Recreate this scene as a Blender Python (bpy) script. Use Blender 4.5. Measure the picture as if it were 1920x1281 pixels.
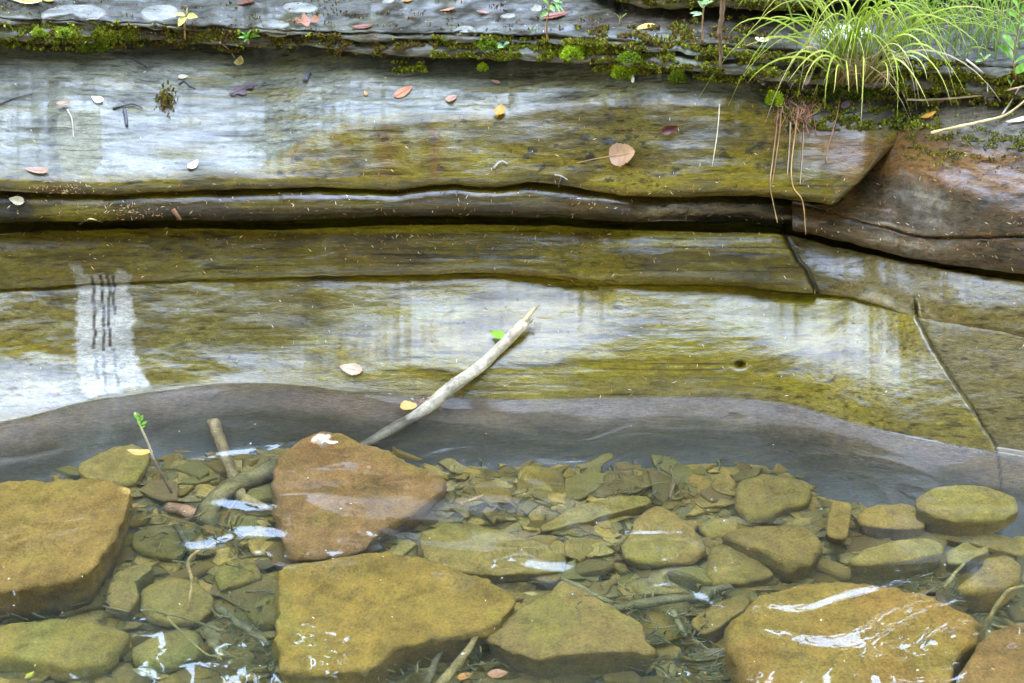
import bpy, math, random
import numpy as np
from mathutils import Vector, Matrix, Quaternion
from mathutils.bvhtree import BVHTree

for o in list(bpy.data.objects):
    bpy.data.objects.remove(o)
sc = bpy.context.scene
COL = sc.collection
rnd = random.Random(7)
rng = np.random.default_rng(11)

# ------------------------------------------------------------------ camera
H = 1.7
PITCH = math.radians(27.0)
IW, IH = 1920.0, 1281.0
FPX = 960.0 / math.tan(math.radians(20.0))
cam_d = bpy.data.cameras.new('camera')
cam_d.sensor_width = 36.0
cam_d.lens = 18.0 / math.tan(math.radians(20.0))
cam_d.clip_start = 0.05
cam_d.clip_end = 400.0
cam = bpy.data.objects.new('camera', cam_d)
cam.location = (0, 0, H)
cam.rotation_euler = (math.radians(90) - PITCH, 0, 0)
COL.objects.link(cam)
sc.camera = cam

# ------------------------------------------------------------------ sky, sun, exposure
SUN_EL, SUN_AZ = math.radians(80), math.radians(0)      # azimuth clockwise from +Y
world = bpy.data.worlds.new('World')
sc.world = world
world.use_nodes = True
wn = world.node_tree
bg = wn.nodes['Background']
sky = wn.nodes.new('ShaderNodeTexSky')
sky.sky_type = 'NISHITA'
sky.sun_disc = False
sky.sun_elevation = SUN_EL
sky.sun_rotation = SUN_AZ
sky.air_density = 1.5
sky.dust_density = 0.15
sky.ozone_density = 1.0
wn.links.new(sky.outputs[0], bg.inputs[0])
bg.inputs[1].default_value = 0.15
sun_d = bpy.data.lights.new('sun', 'SUN')
sun_d.energy = 0.5
sun_d.angle = math.radians(170)
sun_d.color = (1.0, 0.85, 0.70)
sun = bpy.data.objects.new('sun', sun_d)
sdir = Vector((math.sin(SUN_AZ) * math.cos(SUN_EL), math.cos(SUN_AZ) * math.cos(SUN_EL), math.sin(SUN_EL)))
sun.rotation_euler = sdir.to_track_quat('Z', 'Y').to_euler()
COL.objects.link(sun)
vs = sc.view_settings
vs.view_transform = 'Standard'
vs.look = 'None'
vs.gamma = 1.0
vs.use_curve_mapping = False
vs.exposure = 4.8
sc.render.engine = 'CYCLES'
cy = sc.cycles
cy.max_bounces = 10
cy.diffuse_bounces = 3
cy.glossy_bounces = 5
cy.transmission_bounces = 8
cy.transparent_max_bounces = 8
cy.caustics_reflective = True
cy.caustics_refractive = True
cy.blur_glossy = 0.3
cy.use_denoising = True
cy.volume_bounces = 1

# ------------------------------------------------------------------ projection
SP, CP = math.sin(PITCH), math.cos(PITCH)

def ray(u, v):
    a = (np.asarray(u, float) - IW / 2) / FPX
    b = (np.asarray(v, float) - IH / 2) / FPX
    return a, CP - b * SP, -SP - b * CP

def at_y(u, v, y):
    dx, dy, dz = ray(u, v)
    t = y / dy
    return dx * t, y + 0 * t, H + dz * t

def at_z(u, v, z):
    """point seen at pixel (u, v) lying at height z; below the water the ray bends"""
    dx, dy, dz = ray(u, v)
    z = np.asarray(z, float)
    zz = np.maximum(z, 0.0)
    t = (zz - H) / dz
    x, y = dx * t, dy * t
    n = np.sqrt(dx * dx + dy * dy + dz * dz)
    hx, hy = dx / n, dy / n
    s = np.sqrt(hx * hx + hy * hy) / 1.333
    k = s / np.sqrt(1 - s * s)
    hl = np.sqrt(hx * hx + hy * hy)
    dep = np.maximum(-z, 0.0)
    return x + hx / hl * k * dep, y + hy / hl * k * dep, z + 0 * x

def P3(u, v, z):
    x, y, zz = at_z(u, v, z)
    return Vector((float(x), float(y), float(zz)))

# ------------------------------------------------------------------ noise (vectorised)
def _hash(ix, iy, iz, seed):
    h = (ix.astype(np.int64) * 374761393 + iy.astype(np.int64) * 668265263 + iz.astype(np.int64) * 2147483647 + seed * 974634777) & 0xffffffff
    h = ((h ^ (h >> 13)) * 1274126177) & 0xffffffff
    h = ((h ^ (h >> 16)) * 2246822519) & 0xffffffff
    return ((h ^ (h >> 15)) & 0xffff) / 32767.5 - 1.0

def vnoise(x, y, z=0.0, seed=0):
    x, y, z = np.broadcast_arrays(np.asarray(x, float), np.asarray(y, float), np.asarray(z, float))
    x, y, z = 0.62 * x + 0.58 * y + 0.53 * z + 0.17, -0.71 * x + 0.70 * y + 0.06 * z + 0.39, -0.34 * x - 0.41 * y + 0.85 * z + 0.71
    fx, fy, fz = np.floor(x), np.floor(y), np.floor(z)
    tx, ty, tz = x - fx, y - fy, z - fz
    tx, ty, tz = [t * t * t * (t * (t * 6 - 15) + 10) for t in (tx, ty, tz)]
    r = 0
    for i in (0, 1):
        for j in (0, 1):
            for k in (0, 1):
                w = (tx if i else 1 - tx) * (ty if j else 1 - ty) * (tz if k else 1 - tz)
                r = r + w * _hash(fx + i, fy + j, fz + k, seed)
    return r

def fbm(x, y, z=0.0, oct=4, seed=0, gain=0.5):
    a, s, r = 1.0, 0.0, 0
    for o in range(oct):
        r = r + a * vnoise(np.asarray(x) * 2 ** o + o * 17.3, np.asarray(y) * 2 ** o + o * 5.1, np.asarray(z) * 2 ** o, seed + o)
        s += a
        a *= gain
    return r / s * 1.6

def sstep(a, b, x):
    t = np.clip((np.asarray(x, float) - a) / (b - a), 0, 1)
    return t * t * (3 - 2 * t)

def curve(*pts, smooth=14, jag=0.0, seed=0):
    """pixel line v(u) through traced points"""
    pu = np.array([p[0] for p in pts], float)
    pv = np.array([p[1] for p in pts], float)
    def f(u):
        u = np.asarray(u, float)
        r = 0
        for k in (-1.0, -0.5, 0, 0.5, 1.0):
            r = r + np.interp(u + k * smooth, pu, pv)
        r = r / 5
        if jag:
            r = r + jag * fbm(u / 28.0, 0.5, seed * 3.7, 3, seed)
        return r
    return f

def table(uk, rk, tab):
    uk, rk, tab = np.array(uk, float), np.array(rk, float), np.array(tab, float)
    def f(u, r):
        iu = np.clip(np.searchsorted(uk, u) - 1, 0, len(uk) - 2)
        ir = np.clip(np.searchsorted(rk, r) - 1, 0, len(rk) - 2)
        tu = np.clip((u - uk[iu]) / (uk[iu + 1] - uk[iu]), 0, 1)
        tr = np.clip((r - rk[ir]) / (rk[ir + 1] - rk[ir]), 0, 1)
        tu = tu * tu * (3 - 2 * tu)
        return (tab[iu, ir] * (1 - tu) * (1 - tr) + tab[iu + 1, ir] * tu * (1 - tr) + tab[iu, ir + 1] * (1 - tu) * tr + tab[iu + 1, ir + 1] * tu * tr)
    return f

def blob(U, V, cu, cv, ru, rv, soft=0.4, wob=0.35, seed=1, ang=0.0):
    ca, sa = math.cos(ang), math.sin(ang)
    du, dv = U - cu, V - cv
    a, b = (du * ca + dv * sa) / ru, (-du * sa + dv * ca) / rv
    d = np.sqrt(a * a + b * b) + wob * fbm(U / (ru * 0.45), V / (rv * 0.45), 0.3, 4, seed)
    return 1 - sstep(1 - soft, 1 + soft, d)

def in_poly(U, V, pts):
    inside = np.zeros(U.shape, bool)
    n = len(pts)
    for i in range(n):
        x0, y0 = pts[i]
        x1, y1 = pts[(i + 1) % n]
        c = ((y0 > V) != (y1 > V)) & (U < (x1 - x0) * (V - y0) / ((y1 - y0) if y1 != y0 else 1e-9) + x0)
        inside ^= c
    return inside

# ------------------------------------------------------------------ object helpers
def tag(o, label=None, cat=None, group=None, kind=None):
    if label: o['label'] = label
    if cat: o['category'] = cat
    if group: o['group'] = group
    if kind: o['kind'] = kind
    return o

def empty(name, loc=(0, 0, 0)):
    o = bpy.data.objects.new(name, None)
    o.location = loc
    o.empty_display_size = 0.05
    COL.objects.link(o)
    return o

def mesh_obj(name, verts, faces, mat=None, parent=None, smooth=True, cols=None, floats=None):
    me = bpy.data.meshes.new(name)
    if isinstance(verts, np.ndarray) and isinstance(faces, np.ndarray):
        nv, nf, k = len(verts), len(faces), faces.shape[1]
        me.vertices.add(nv)
        me.vertices.foreach_set('co', verts.astype(np.float32).ravel())
        me.loops.add(nf * k)
        me.loops.foreach_set('vertex_index', faces.astype(np.int32).ravel())
        me.polygons.add(nf)
        me.polygons.foreach_set('loop_start', np.arange(0, nf * k, k, dtype=np.int32))
        me.polygons.foreach_set('loop_total', np.full(nf, k, dtype=np.int32))
        me.update(calc_edges=True)
    else:
        me.from_pydata([tuple(v) for v in verts], [], [tuple(f) for f in faces])
    if smooth:
        me.polygons.foreach_set('use_smooth', np.ones(len(me.polygons), bool))
    if cols is not None:
        a = me.color_attributes.new('Col', 'FLOAT_COLOR', 'POINT')
        c = np.ones((len(me.vertices), 4), np.float32)
        c[:, :3] = cols
        a.data.foreach_set('color', c.ravel())
    for nm, arr in (floats or {}).items():
        a = me.attributes.new(nm, 'FLOAT', 'POINT')
        a.data.foreach_set('value', np.asarray(arr, np.float32).ravel())
    if mat: me.materials.append(mat)
    o = bpy.data.objects.new(name, me)
    COL.objects.link(o)
    if parent: o.parent = parent
    return o

def put_parent(o, parent):
    """child keeps its world place under an Empty that is only moved, not turned"""
    o.parent = parent
    o.location = Vector(o.location) - Vector(parent.location)
    return o

def grid_faces(nr, nc, flip=False):
    i = np.arange(nr - 1)[:, None] * nc + np.arange(nc - 1)[None, :]
    f = np.stack([i, i + 1, i + nc + 1, i + nc], -1).reshape(-1, 4)
    return f[:, ::-1].copy() if flip else f

def tube(path, radii, sides=8, seed=0, rough=0.0, cap=True):
    """verts, faces of a round bar along a path"""
    path = [Vector(p) for p in path]
    n = len(path)
    vs_, fs_ = [], []
    rn = 1 + rough * vnoise(np.arange(n)[:, None] * 0.6, np.arange(sides)[None, :] * 1.7, seed * 3.1, seed) if rough else np.ones((n, sides))
    up = Vector((0.13, 0.21, 0.97))
    for i, p in enumerate(path):
        t = (path[min(i + 1, n - 1)] - path[max(i - 1, 0)]).normalized()
        a = t.cross(up)
        if a.length < 1e-3: a = t.cross(Vector((1, 0, 0)))
        a.normalize()
        b = t.cross(a)
        for k in range(sides):
            an = 2 * math.pi * k / sides
            rr = radii[i] * float(rn[i, k])
            vs_.append(p + a * math.cos(an) * rr + b * math.sin(an) * rr)
    for i in range(n - 1):
        for k in range(sides):
            k2 = (k + 1) % sides
            fs_.append((i * sides + k, i * sides + k2, (i + 1) * sides + k2, (i + 1) * sides + k))
    if cap:
        fs_.append(tuple(range(sides))[::-1])
        fs_.append(tuple((n - 1) * sides + k for k in range(sides)))
    return vs_, fs_

def smooth_path(pts, n):
    pts = [Vector(p) for p in pts]
    P = [pts[0] * 2 - pts[1]] + pts + [pts[-1] * 2 - pts[-2]]
    out = []
    m = len(pts) - 1
    for i in range(n):
        s = i / (n - 1) * m
        k = min(int(s), m - 1)
        t = s - k
        p0, p1, p2, p3 = P[k:k + 4]
        out.append(0.5 * ((2 * p1) + (p2 - p0) * t + (2 * p0 - 5 * p1 + 4 * p2 - p3) * t * t + (3 * p1 - p0 - 3 * p2 + p3) * t ** 3))
    return out

# ------------------------------------------------------------------ materials
def new_mat(name):
    m = bpy.data.materials.new(name)
    m.use_nodes = True
    nt = m.node_tree
    return m, nt, nt.nodes['Principled BSDF'], nt.nodes['Material Output']

def noise_node(nt, scale, detail=4, rough=0.55, coord=None, vscale=None):
    n = nt.nodes.new('ShaderNodeTexNoise')
    n.inputs['Scale'].default_value = scale
    n.inputs['Detail'].default_value = detail
    n.inputs['Roughness'].default_value = rough
    src = coord
    if src is None:
        tc = nt.nodes.new('ShaderNodeTexCoord')
        src = tc.outputs['Object']
    if vscale:
        mp = nt.nodes.new('ShaderNodeMapping')
        mp.inputs['Scale'].default_value = vscale
        nt.links.new(src, mp.inputs['Vector'])
        src = mp.outputs['Vector']
    nt.links.new(src, n.inputs['Vector'])
    return n

def ramp(nt, fac, stops):
    r = nt.nodes.new('ShaderNodeValToRGB')
    els = r.color_ramp.elements
    while len(els) > 1: els.remove(els[-1])
    els[0].position, els[0].color = stops[0][0], (*stops[0][1], 1)
    for p, c in stops[1:]:
        e = els.new(p)
        e.color = (*c, 1)
    nt.links.new(fac, r.inputs[0])
    return r

def math_node(nt, op, a, b=None):
    n = nt.nodes.new('ShaderNodeMath')
    n.operation = op
    for i, x in enumerate((a, b)):
        if x is None: continue
        if isinstance(x, (int, float)): n.inputs[i].default_value = x
        else: nt.links.new(x, n.inputs[i])
    return n.outputs[0]

def mix_col(nt, mode, fac, a, b):
    n = nt.nodes.new('ShaderNodeMix')
    n.data_type = 'RGBA'
    n.blend_type = mode
    for idx, x in ((0, fac), (6, a), (7, b)):
        if isinstance(x, (int, float)): n.inputs[idx].default_value = x
        elif isinstance(x, tuple): n.inputs[idx].default_value = (*x, 1)
        else: nt.links.new(x, n.inputs[idx])
    return n.outputs[2]

def bump(nt, height, strength, dist, normal=None):
    b = nt.nodes.new('ShaderNodeBump')
    b.inputs['Strength'].default_value = strength
    b.inputs['Distance'].default_value = dist
    nt.links.new(height, b.inputs['Height'])
    if normal: nt.links.new(normal, b.inputs['Normal'])
    return b.outputs[0]

def wet_rock_material():
    m, nt, p, out = new_mat('wet_rock')
    col = nt.nodes.new('ShaderNodeVertexColor')
    col.layer_name = 'Col'
    wet = nt.nodes.new('ShaderNodeAttribute')
    wet.attribute_name = 'wet'
    n1 = noise_node(nt, 130, 9, 0.72, vscale=(0.42, 1, 1.5))
    n2 = noise_node(nt, 520, 5, 0.7)
    n3 = noise_node(nt, 22, 9, 0.7, vscale=(0.45, 1, 1.6))
    r1 = ramp(nt, n1.outputs[0], [(0.25, (0.42, 0.40, 0.34)), (0.5, (1, 1, 1)), (0.75, (1.7, 1.65, 1.5))])
    r2 = ramp(nt, n2.outputs[0], [(0.25, (0.40, 0.38, 0.34)), (0.5, (1, 1, 1)), (0.75, (1.7, 1.65, 1.55))])
    r3 = ramp(nt, n3.outputs[0], [(0.3, (0.78, 0.76, 0.7)), (0.7, (1.2, 1.2, 1.2))])
    c = mix_col(nt, 'MULTIPLY', 1.0, col.outputs[0], r1.outputs[0])
    c = mix_col(nt, 'MULTIPLY', 0.8, c, r2.outputs[0])
    c = mix_col(nt, 'MULTIPLY', 1.0, c, r3.outputs[0])
    # fine dark bedding lines
    wv_ = nt.nodes.new('ShaderNodeTexNoise')
    tcb = nt.nodes.new('ShaderNodeTexCoord')
    mpb = nt.nodes.new('ShaderNodeMapping')
    mpb.inputs['Scale'].default_value = (2.2, 85, 130)
    nt.links.new(tcb.outputs['Object'], mpb.inputs['Vector'])
    nt.links.new(mpb.outputs[0], wv_.inputs['Vector'])
    wv_.inputs['Scale'].default_value = 1.0
    wv_.inputs['Detail'].default_value = 5
    rb = ramp(nt, wv_.outputs[0], [(0.33, (0.25, 0.22, 0.17)), (0.45, (0.95, 0.95, 0.95)), (0.6, (1, 1, 1)), (0.72, (1.45, 1.4, 1.25))])
    bed_ = nt.nodes.new('ShaderNodeAttribute')
    bed_.attribute_name = 'bedding'
    c = mix_col(nt, 'MULTIPLY', bed_.outputs['Fac'], c, rb.outputs[0])
    nt.links.new(c, p.inputs['Base Color'])
    # the drier the rock the broader its gloss
    rr = nt.nodes.new('ShaderNodeMapRange')
    nt.links.new(wet.outputs['Fac'], rr.inputs[0])
    rr.inputs[3].default_value = 0.75
    rr.inputs[4].default_value = 0.45
    nt.links.new(rr.outputs[0], p.inputs['Roughness'])
    p.inputs['IOR'].default_value = 1.45
    p.inputs['Specular IOR Level'].default_value = 0.04
    p.inputs['Coat IOR'].default_value = 1.43
    cw = math_node(nt, 'POWER', wet.outputs['Fac'], 1.1)
    nt.links.new(cw, p.inputs['Coat Weight'])
    cr = nt.nodes.new('ShaderNodeMapRange')
    nt.links.new(wet.outputs['Fac'], cr.inputs[0])
    cr.inputs[3].default_value = 0.38
    cr.inputs[4].default_value = 0.12
    nt.links.new(cr.outputs[0], p.inputs['Coat Roughness'])
    b1 = bump(nt, n1.outputs[0], 0.6, 0.005)
    b2 = bump(nt, n2.outputs[0], 0.45, 0.0014, b1)
    nt.links.new(b2, p.inputs['Normal'])
    b3 = bump(nt, n1.outputs[0], 0.4, 0.0016)
    b3 = bump(nt, wv_.outputs[0], 0.25, 0.0013, b3)
    b4 = bump(nt, n2.outputs[0], 0.35, 0.0007, b3)
    nt.links.new(b4, p.inputs['Coat Normal'])
    return m

def silt_material(name='silted_stone'):
    m, nt, p, out = new_mat(name)
    col = nt.nodes.new('ShaderNodeVertexColor')
    col.layer_name = 'Col'
    n1 = noise_node(nt, 26, 6, 0.65)
    n2 = noise_node(nt, 170, 7, 0.75)
    oi = nt.nodes.new('ShaderNodeObjectInfo')
    r1 = ramp(nt, n1.outputs[0], [(0.28, (0.6, 0.6, 0.58)), (0.5, (1, 1, 1)), (0.75, (1.3, 1.28, 1.2))])
    r2 = ramp(nt, n2.outputs[0], [(0.3, (0.5, 0.5, 0.5)), (0.5, (1, 1, 1)), (0.7, (1.5, 1.47, 1.4))])
    c = mix_col(nt, 'MULTIPLY', 1.0, col.outputs[0], r1.outputs[0])
    c = mix_col(nt, 'MULTIPLY', 1.0, c, r2.outputs[0])
    nt.links.new(c, p.inputs['Base Color'])
    p.inputs['Roughness'].default_value = 0.85
    p.inputs['Specular IOR Level'].default_value = 0.15
    b1 = bump(nt, n1.outputs[0], 0.5, 0.008)
    b2 = bump(nt, n2.outputs[0], 0.9, 0.004, b1)
    nt.links.new(b2, p.inputs['Normal'])
    return m

def plain_mat(name, colr, rough=0.6, var=0.35, scale=40, spec=0.5, coat=0.0, transl=0.0, vscale=None, bumpd=0.0):
    m, nt, p, out = new_mat(name)
    n = noise_node(nt, scale, 5, 0.6, vscale=vscale)
    lo = tuple(x * (1 - var) for x in colr)
    hi = tuple(min(1, x * (1 + var)) for x in colr)
    r = ramp(nt, n.outputs[0], [(0.3, lo), (0.7, hi)])
    nt.links.new(r.outputs[0], p.inputs['Base Color'])
    p.inputs['Roughness'].default_value = rough
    p.inputs['Specular IOR Level'].default_value = spec
    p.inputs['Coat Weight'].default_value = coat
    p.inputs['Coat Roughness'].default_value = 0.12
    if bumpd:
        nt.links.new(bump(nt, n.outputs[0], 0.6, bumpd), p.inputs['Normal'])
    if transl:
        tr = nt.nodes.new('ShaderNodeBsdfTranslucent')
        nt.links.new(r.outputs[0], tr.inputs[0])
        mx = nt.nodes.new('ShaderNodeMixShader')
        mx.inputs[0].default_value = transl
        nt.links.new(p.outputs[0], mx.inputs[1])
        nt.links.new(tr.outputs[0], mx.inputs[2])
        nt.links.new(mx.outputs[0], out.inputs[0])
    return m

def attr_mat(name, rough=0.7, transl=0.25, spec=0.4, coat=0.0):
    m, nt, p, out = new_mat(name)
    col = nt.nodes.new('ShaderNodeVertexColor')
    col.layer_name = 'Col'
    nt.links.new(col.outputs[0], p.inputs['Base Color'])
    p.inputs['Roughness'].default_value = rough
    p.inputs['Specular IOR Level'].default_value = spec
    p.inputs['Coat Weight'].default_value = coat
    p.inputs['Coat Roughness'].default_value = 0.1
    if transl:
        tr = nt.nodes.new('ShaderNodeBsdfTranslucent')
        nt.links.new(col.outputs[0], tr.inputs[0])
        mx = nt.nodes.new('ShaderNodeMixShader')
        mx.inputs[0].default_value = transl
        nt.links.new(p.outputs[0], mx.inputs[1])
        nt.links.new(tr.outputs[0], mx.inputs[2])
        nt.links.new(mx.outputs[0], out.inputs[0])
    return m

M_ROCK = wet_rock_material()
M_SILT = silt_material()
# ================================================================== THE ROCK BANK
STEP = 3.0
UL, UR = -260.0, 2180.0
bank = empty('rock_bank', (0, 3.2, 0))
tag(bank, 'wet layered sandstone bank with rounded ledges rising out of the stream', None, None, 'structure')
ROCK_V, ROCK_F = [], []          # gathered for ray casts

OLIVE = np.array((0.135, 0.098, 0.006))
DARK = np.array((0.028, 0.021, 0.008))
YEL = np.array((0.20, 0.165, 0.010))
PALE = np.array((0.19, 0.185, 0.13))
BROWN = np.array((0.10, 0.055, 0.018))
RUST = np.array((0.16, 0.075, 0.016))
GREY = np.array((0.085, 0.078, 0.05))

STAIN = [(133, 500), (146, 496), (152, 515), (172, 517), (218, 515), (222, 503), (240, 508), (243, 522), (238, 532), (247, 560), (249, 590), (246, 615), (253, 660), (264, 695), (281, 722),
         (262, 726), (232, 728), (222, 738), (170, 742), (153, 738), (146, 700), (143, 640), (143, 600), (147, 560), (144, 540)]
DRIPS = [[(173, 517), (176, 560), (178, 610), (176, 655)], [(190, 515), (193, 560), (195, 620), (194, 658)], [(202, 516), (206, 555), (203, 580), (206, 630), (209, 650)], [(213, 516), (214, 590)]]
FAINT = [[(178, 662), (184, 710)], [(193, 662), (198, 735)], [(212, 655), (222, 728)]]

def stain_masks(U, V):
    wu = U + 7 * fbm(U / 16, V / 12, 0.1, 4, 21, 0.65)
    wv = V + 4 * fbm(U / 14, V / 14, 0.9, 3, 22)
    st = np.zeros_like(U)
    for k in range(5):
        j = (k - 2) * 1.6
        st += in_poly(wu + j, wv + j * 0.7, STAIN)
    st = st / 5 * np.clip(0.95 + 0.2 * fbm(U / 22, V / 7, 0.5, 4, 23), 0.55, 1)
    dr = np.zeros_like(U)
    for ln, wd in [(d, 2.6) for d in DRIPS] + [(d, 3.0) for d in FAINT]:
        lv = np.array([p[1] for p in ln]); lu = np.array([p[0] for p in ln])
        c = np.interp(V, lv, lu) + 1.2 * np.sin(V / 7.0)
        dr = np.maximum(dr, (1 - sstep(wd * 0.7, wd * 1.5, np.abs(U - c))) * (V > lv[0]) * (V < lv[-1]))
    return st, dr

def mixc(c, t, m):
    return c * (1 - m[..., None]) + np.asarray(t) * m[..., None]

def layer(label, u0, u1, vb, vt, start_y, slope, colour, amp=0.004, nrow=None, below=None, above=None, post=None, step=STEP, calm=None, even=22):
    us = np.arange(u0, u1 + step, step)
    VB, VT = vb(us), vt(us)
    if nrow is None:
        nrow = int(max(6, np.ceil(np.max(VB - VT) / step)))
    rs = np.linspace(0, 1, nrow)
    U = np.repeat(us[None, :], nrow, 0)
    V = VB[None, :] + (VT - VB)[None, :] * rs[:, None]
    R = np.repeat(rs[:, None], len(us), 1)
    S = np.radians(slope(U, R, V))
    dx, dy, dz = ray(U, V)
    m = dz / dy
    Y = np.zeros_like(U)
    Z = np.zeros_like(U)
    Y[0] = start_y(us)
    Z[0] = H + Y[0] * m[0]
    for k in range(1, nrow):
        ts = np.tan(np.clip(S[k], 0.02, math.radians(140)))
        ts = np.where(np.abs(np.cos(S[k])) < 0.02, 50.0 * np.sign(np.cos(S[k]) + 1e-9), ts)
        Y[k] = (H - Z[k - 1] + Y[k - 1] * ts) / (ts - m[k])
        Z[k] = H + Y[k] * m[k]
    # no ribs running up the face: even the depth out along the bank
    ks = np.hanning(2 * even + 3)[1:-1]
    ks /= ks.sum()
    Y = np.apply_along_axis(lambda q_: np.convolve(np.pad(q_, even, 'edge'), ks, 'valid'), 1, Y)
    Z = H + Y * m
    if post is not None:
        Y = Y + post(U, V, R)
        Z = H + Y * m
    X = Y * dx / dy
    info = dict(us=us, ytop=Y[-1].copy(), ztop=Z[-1].copy())
    # hidden returns below and above
    def ext(row, offs):
        return [(X[row] * (1 + o[0] / 3.3), Y[row] + o[0], Z[row] + o[1]) for o in offs]
    pre = ext(0, below or [])[::-1]
    suf = ext(-1, above or [])
    npre, nsuf = len(pre), len(suf)
    def stack(idx, A):
        return np.vstack([p[idx][None] for p in pre] + [A] + [p[idx][None] for p in suf]) if (pre or suf) else A
    XX, YY, ZZ = stack(0, X), stack(1, Y), stack(2, Z)
    UU = np.vstack([U[:1]] * npre + [U] + [U[-1:]] * nsuf)
    VV = np.vstack([V[:1] + 4 * (npre - i) for i in range(npre)] + [V] + [V[-1:]] * nsuf)
    P = np.stack([XX, YY, ZZ], -1)
    gu = np.gradient(P, axis=1)
    gr = np.gradient(P, axis=0)
    N = np.cross(gu, gr)
    N /= np.linalg.norm(N, axis=-1, keepdims=True) + 1e-9
    # relief: long low swells, streaks along the bedding, pits
    d = 0.9 * fbm(XX * 3.2, YY * 9, ZZ * 9, 3, 3)
    d += 0.16 * fbm(XX * 9, YY * 45, ZZ * 45, 3, 5)
    d += 0.12 * fbm(XX * 40, YY * 80, ZZ * 80, 3, 9)
    a = amp(UU, VV) if callable(amp) else amp
    if calm is not None:
        a = a * calm(UU, VV)
    P = P + N * (d * a)[..., None]
    c, w = colour(UU, VV, P)
    c = c * 0.70
    nr, nc = XX.shape
    F = grid_faces(nr, nc)
    base = np.array(bank.location)
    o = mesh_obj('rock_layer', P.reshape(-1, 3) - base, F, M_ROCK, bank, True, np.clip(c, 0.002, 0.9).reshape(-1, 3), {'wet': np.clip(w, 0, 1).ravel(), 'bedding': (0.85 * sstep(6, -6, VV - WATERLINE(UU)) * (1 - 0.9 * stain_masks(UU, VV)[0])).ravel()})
    o['label'] = label
    off = sum(len(x) for x in ROCK_V)
    ROCK_V.append(P.reshape(-1, 3))
    ROCK_F.append(F + off)
    return info

def prev_y(info, d=0.0, smooth=60):
    """front edge of the layer below, smoothed along the bank"""
    k = max(1, int(smooth / STEP))
    ker = np.ones(2 * k + 1) / (2 * k + 1)
    y = np.convolve(np.pad(info['ytop'], k, 'edge'), ker, 'valid')
    dd = d if callable(d) else (lambda u: d)
    return lambda u: np.interp(u, info['us'], y) + dd(np.asarray(u, float))

# ---- traced lines (pixels of the photograph)
WATERLINE = curve((-260, 850), (-120, 822), (0, 795), (60, 783), (150, 757), (250, 742), (350, 727), (450, 719), (540, 722), (620, 733), (800, 744), (930, 751), (1100, 748),
                  (1300, 744), (1420, 750), (1500, 763), (1600, 795), (1700, 820), (1800, 838), (1860, 848), (1920, 858), (2180, 890), smooth=30)
C1 = curve((-260, 555), (0, 546), (100, 541), (190, 534), (300, 530), (420, 526), (560, 522), (700, 520), (800, 519), (900, 514), (960, 517), (1030, 524), (1090, 533), (1140, 538),
           (1250, 538), (1350, 537), (1420, 543), (1480, 551), (1530, 553), (1600, 562), (1650, 576), (1690, 591), (1716, 598), (1770, 610), (1850, 621), (1920, 635), (2180, 670), jag=1.6, seed=2)
U1 = curve((-260, 436), (0, 432), (130, 428), (300, 425), (480, 428), (600, 424), (750, 418), (900, 417), (1040, 420), (1150, 428), (1300, 430), (1450, 433), (1490, 440), (1540, 452),
           (1620, 470), (1700, 490), (1800, 508), (1920, 525), (2180, 560), jag=1.5, seed=3)
C2 = curve((-260, 372), (0, 366), (100, 370), (200, 372), (300, 366), (400, 362), (480, 360), (600, 355), (650, 358), (740, 362), (800, 353), (860, 350), (900, 355), (940, 355), (990, 347),
           (1050, 353), (1100, 362), (1170, 373), (1250, 377), (1330, 376), (1450, 381), (1500, 385), (1570, 386), (2180, 400), jag=1.2, seed=4, smooth=10)
M1 = curve((-260, 78), (0, 82), (60, 90), (160, 92), (230, 85), (300, 84), (400, 90), (480, 97), (560, 94), (620, 100), (680, 110), (760, 114), (860, 117), (960, 122), (1060, 127), (1130, 126),
           (1200, 134), (1300, 143), (1400, 152), (1450, 162), (1560, 168), (1680, 176), (1750, 178), (1850, 188), (1920, 195), (2180, 205), jag=2.5, seed=5)
M2 = curve((-260, 40), (0, 50), (150, 48), (300, 56), (400, 66), (480, 64), (560, 70), (620, 78), (700, 82), (800, 78), (900, 82), (1000, 88), (1100, 92), (1200, 100), (1300, 108), (1450, 125), (1600, 135),
           (1750, 140), (1920, 160), (2180, 170), jag=3.0, seed=6)
M3 = curve((-260, 20), (0, 36), (300, 46), (600, 62), (900, 66), (1080, 72), (1200, 82), (1300, 84), (1450, 96), (1600, 106), (1750, 118), (1920, 130), (2180, 140), jag=3.0, seed=7)
BENCH = curve((-260, 335), (0, 331), (200, 336), (350, 326), (470, 320), (520, 295), (570, 262), (640, 238), (740, 230), (930, 212), (1050, 197), (1150, 190), (1300, 188), (1450, 200), (1560, 225), (1660, 240), (2180, 260), smooth=16, jag=3, seed=8)

# ---- lowest layer: the smooth slope that runs into the water
JU = lambda V: np.interp(V, [560, 600, 660, 700, 760, 840, 900], [1716, 1719, 1752, 1778, 1818, 1867, 1900]) + 2 * fbm(np.asarray(V) / 22.0, 0.3, 0.1, 3, 46)     # the slanting joint

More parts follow.
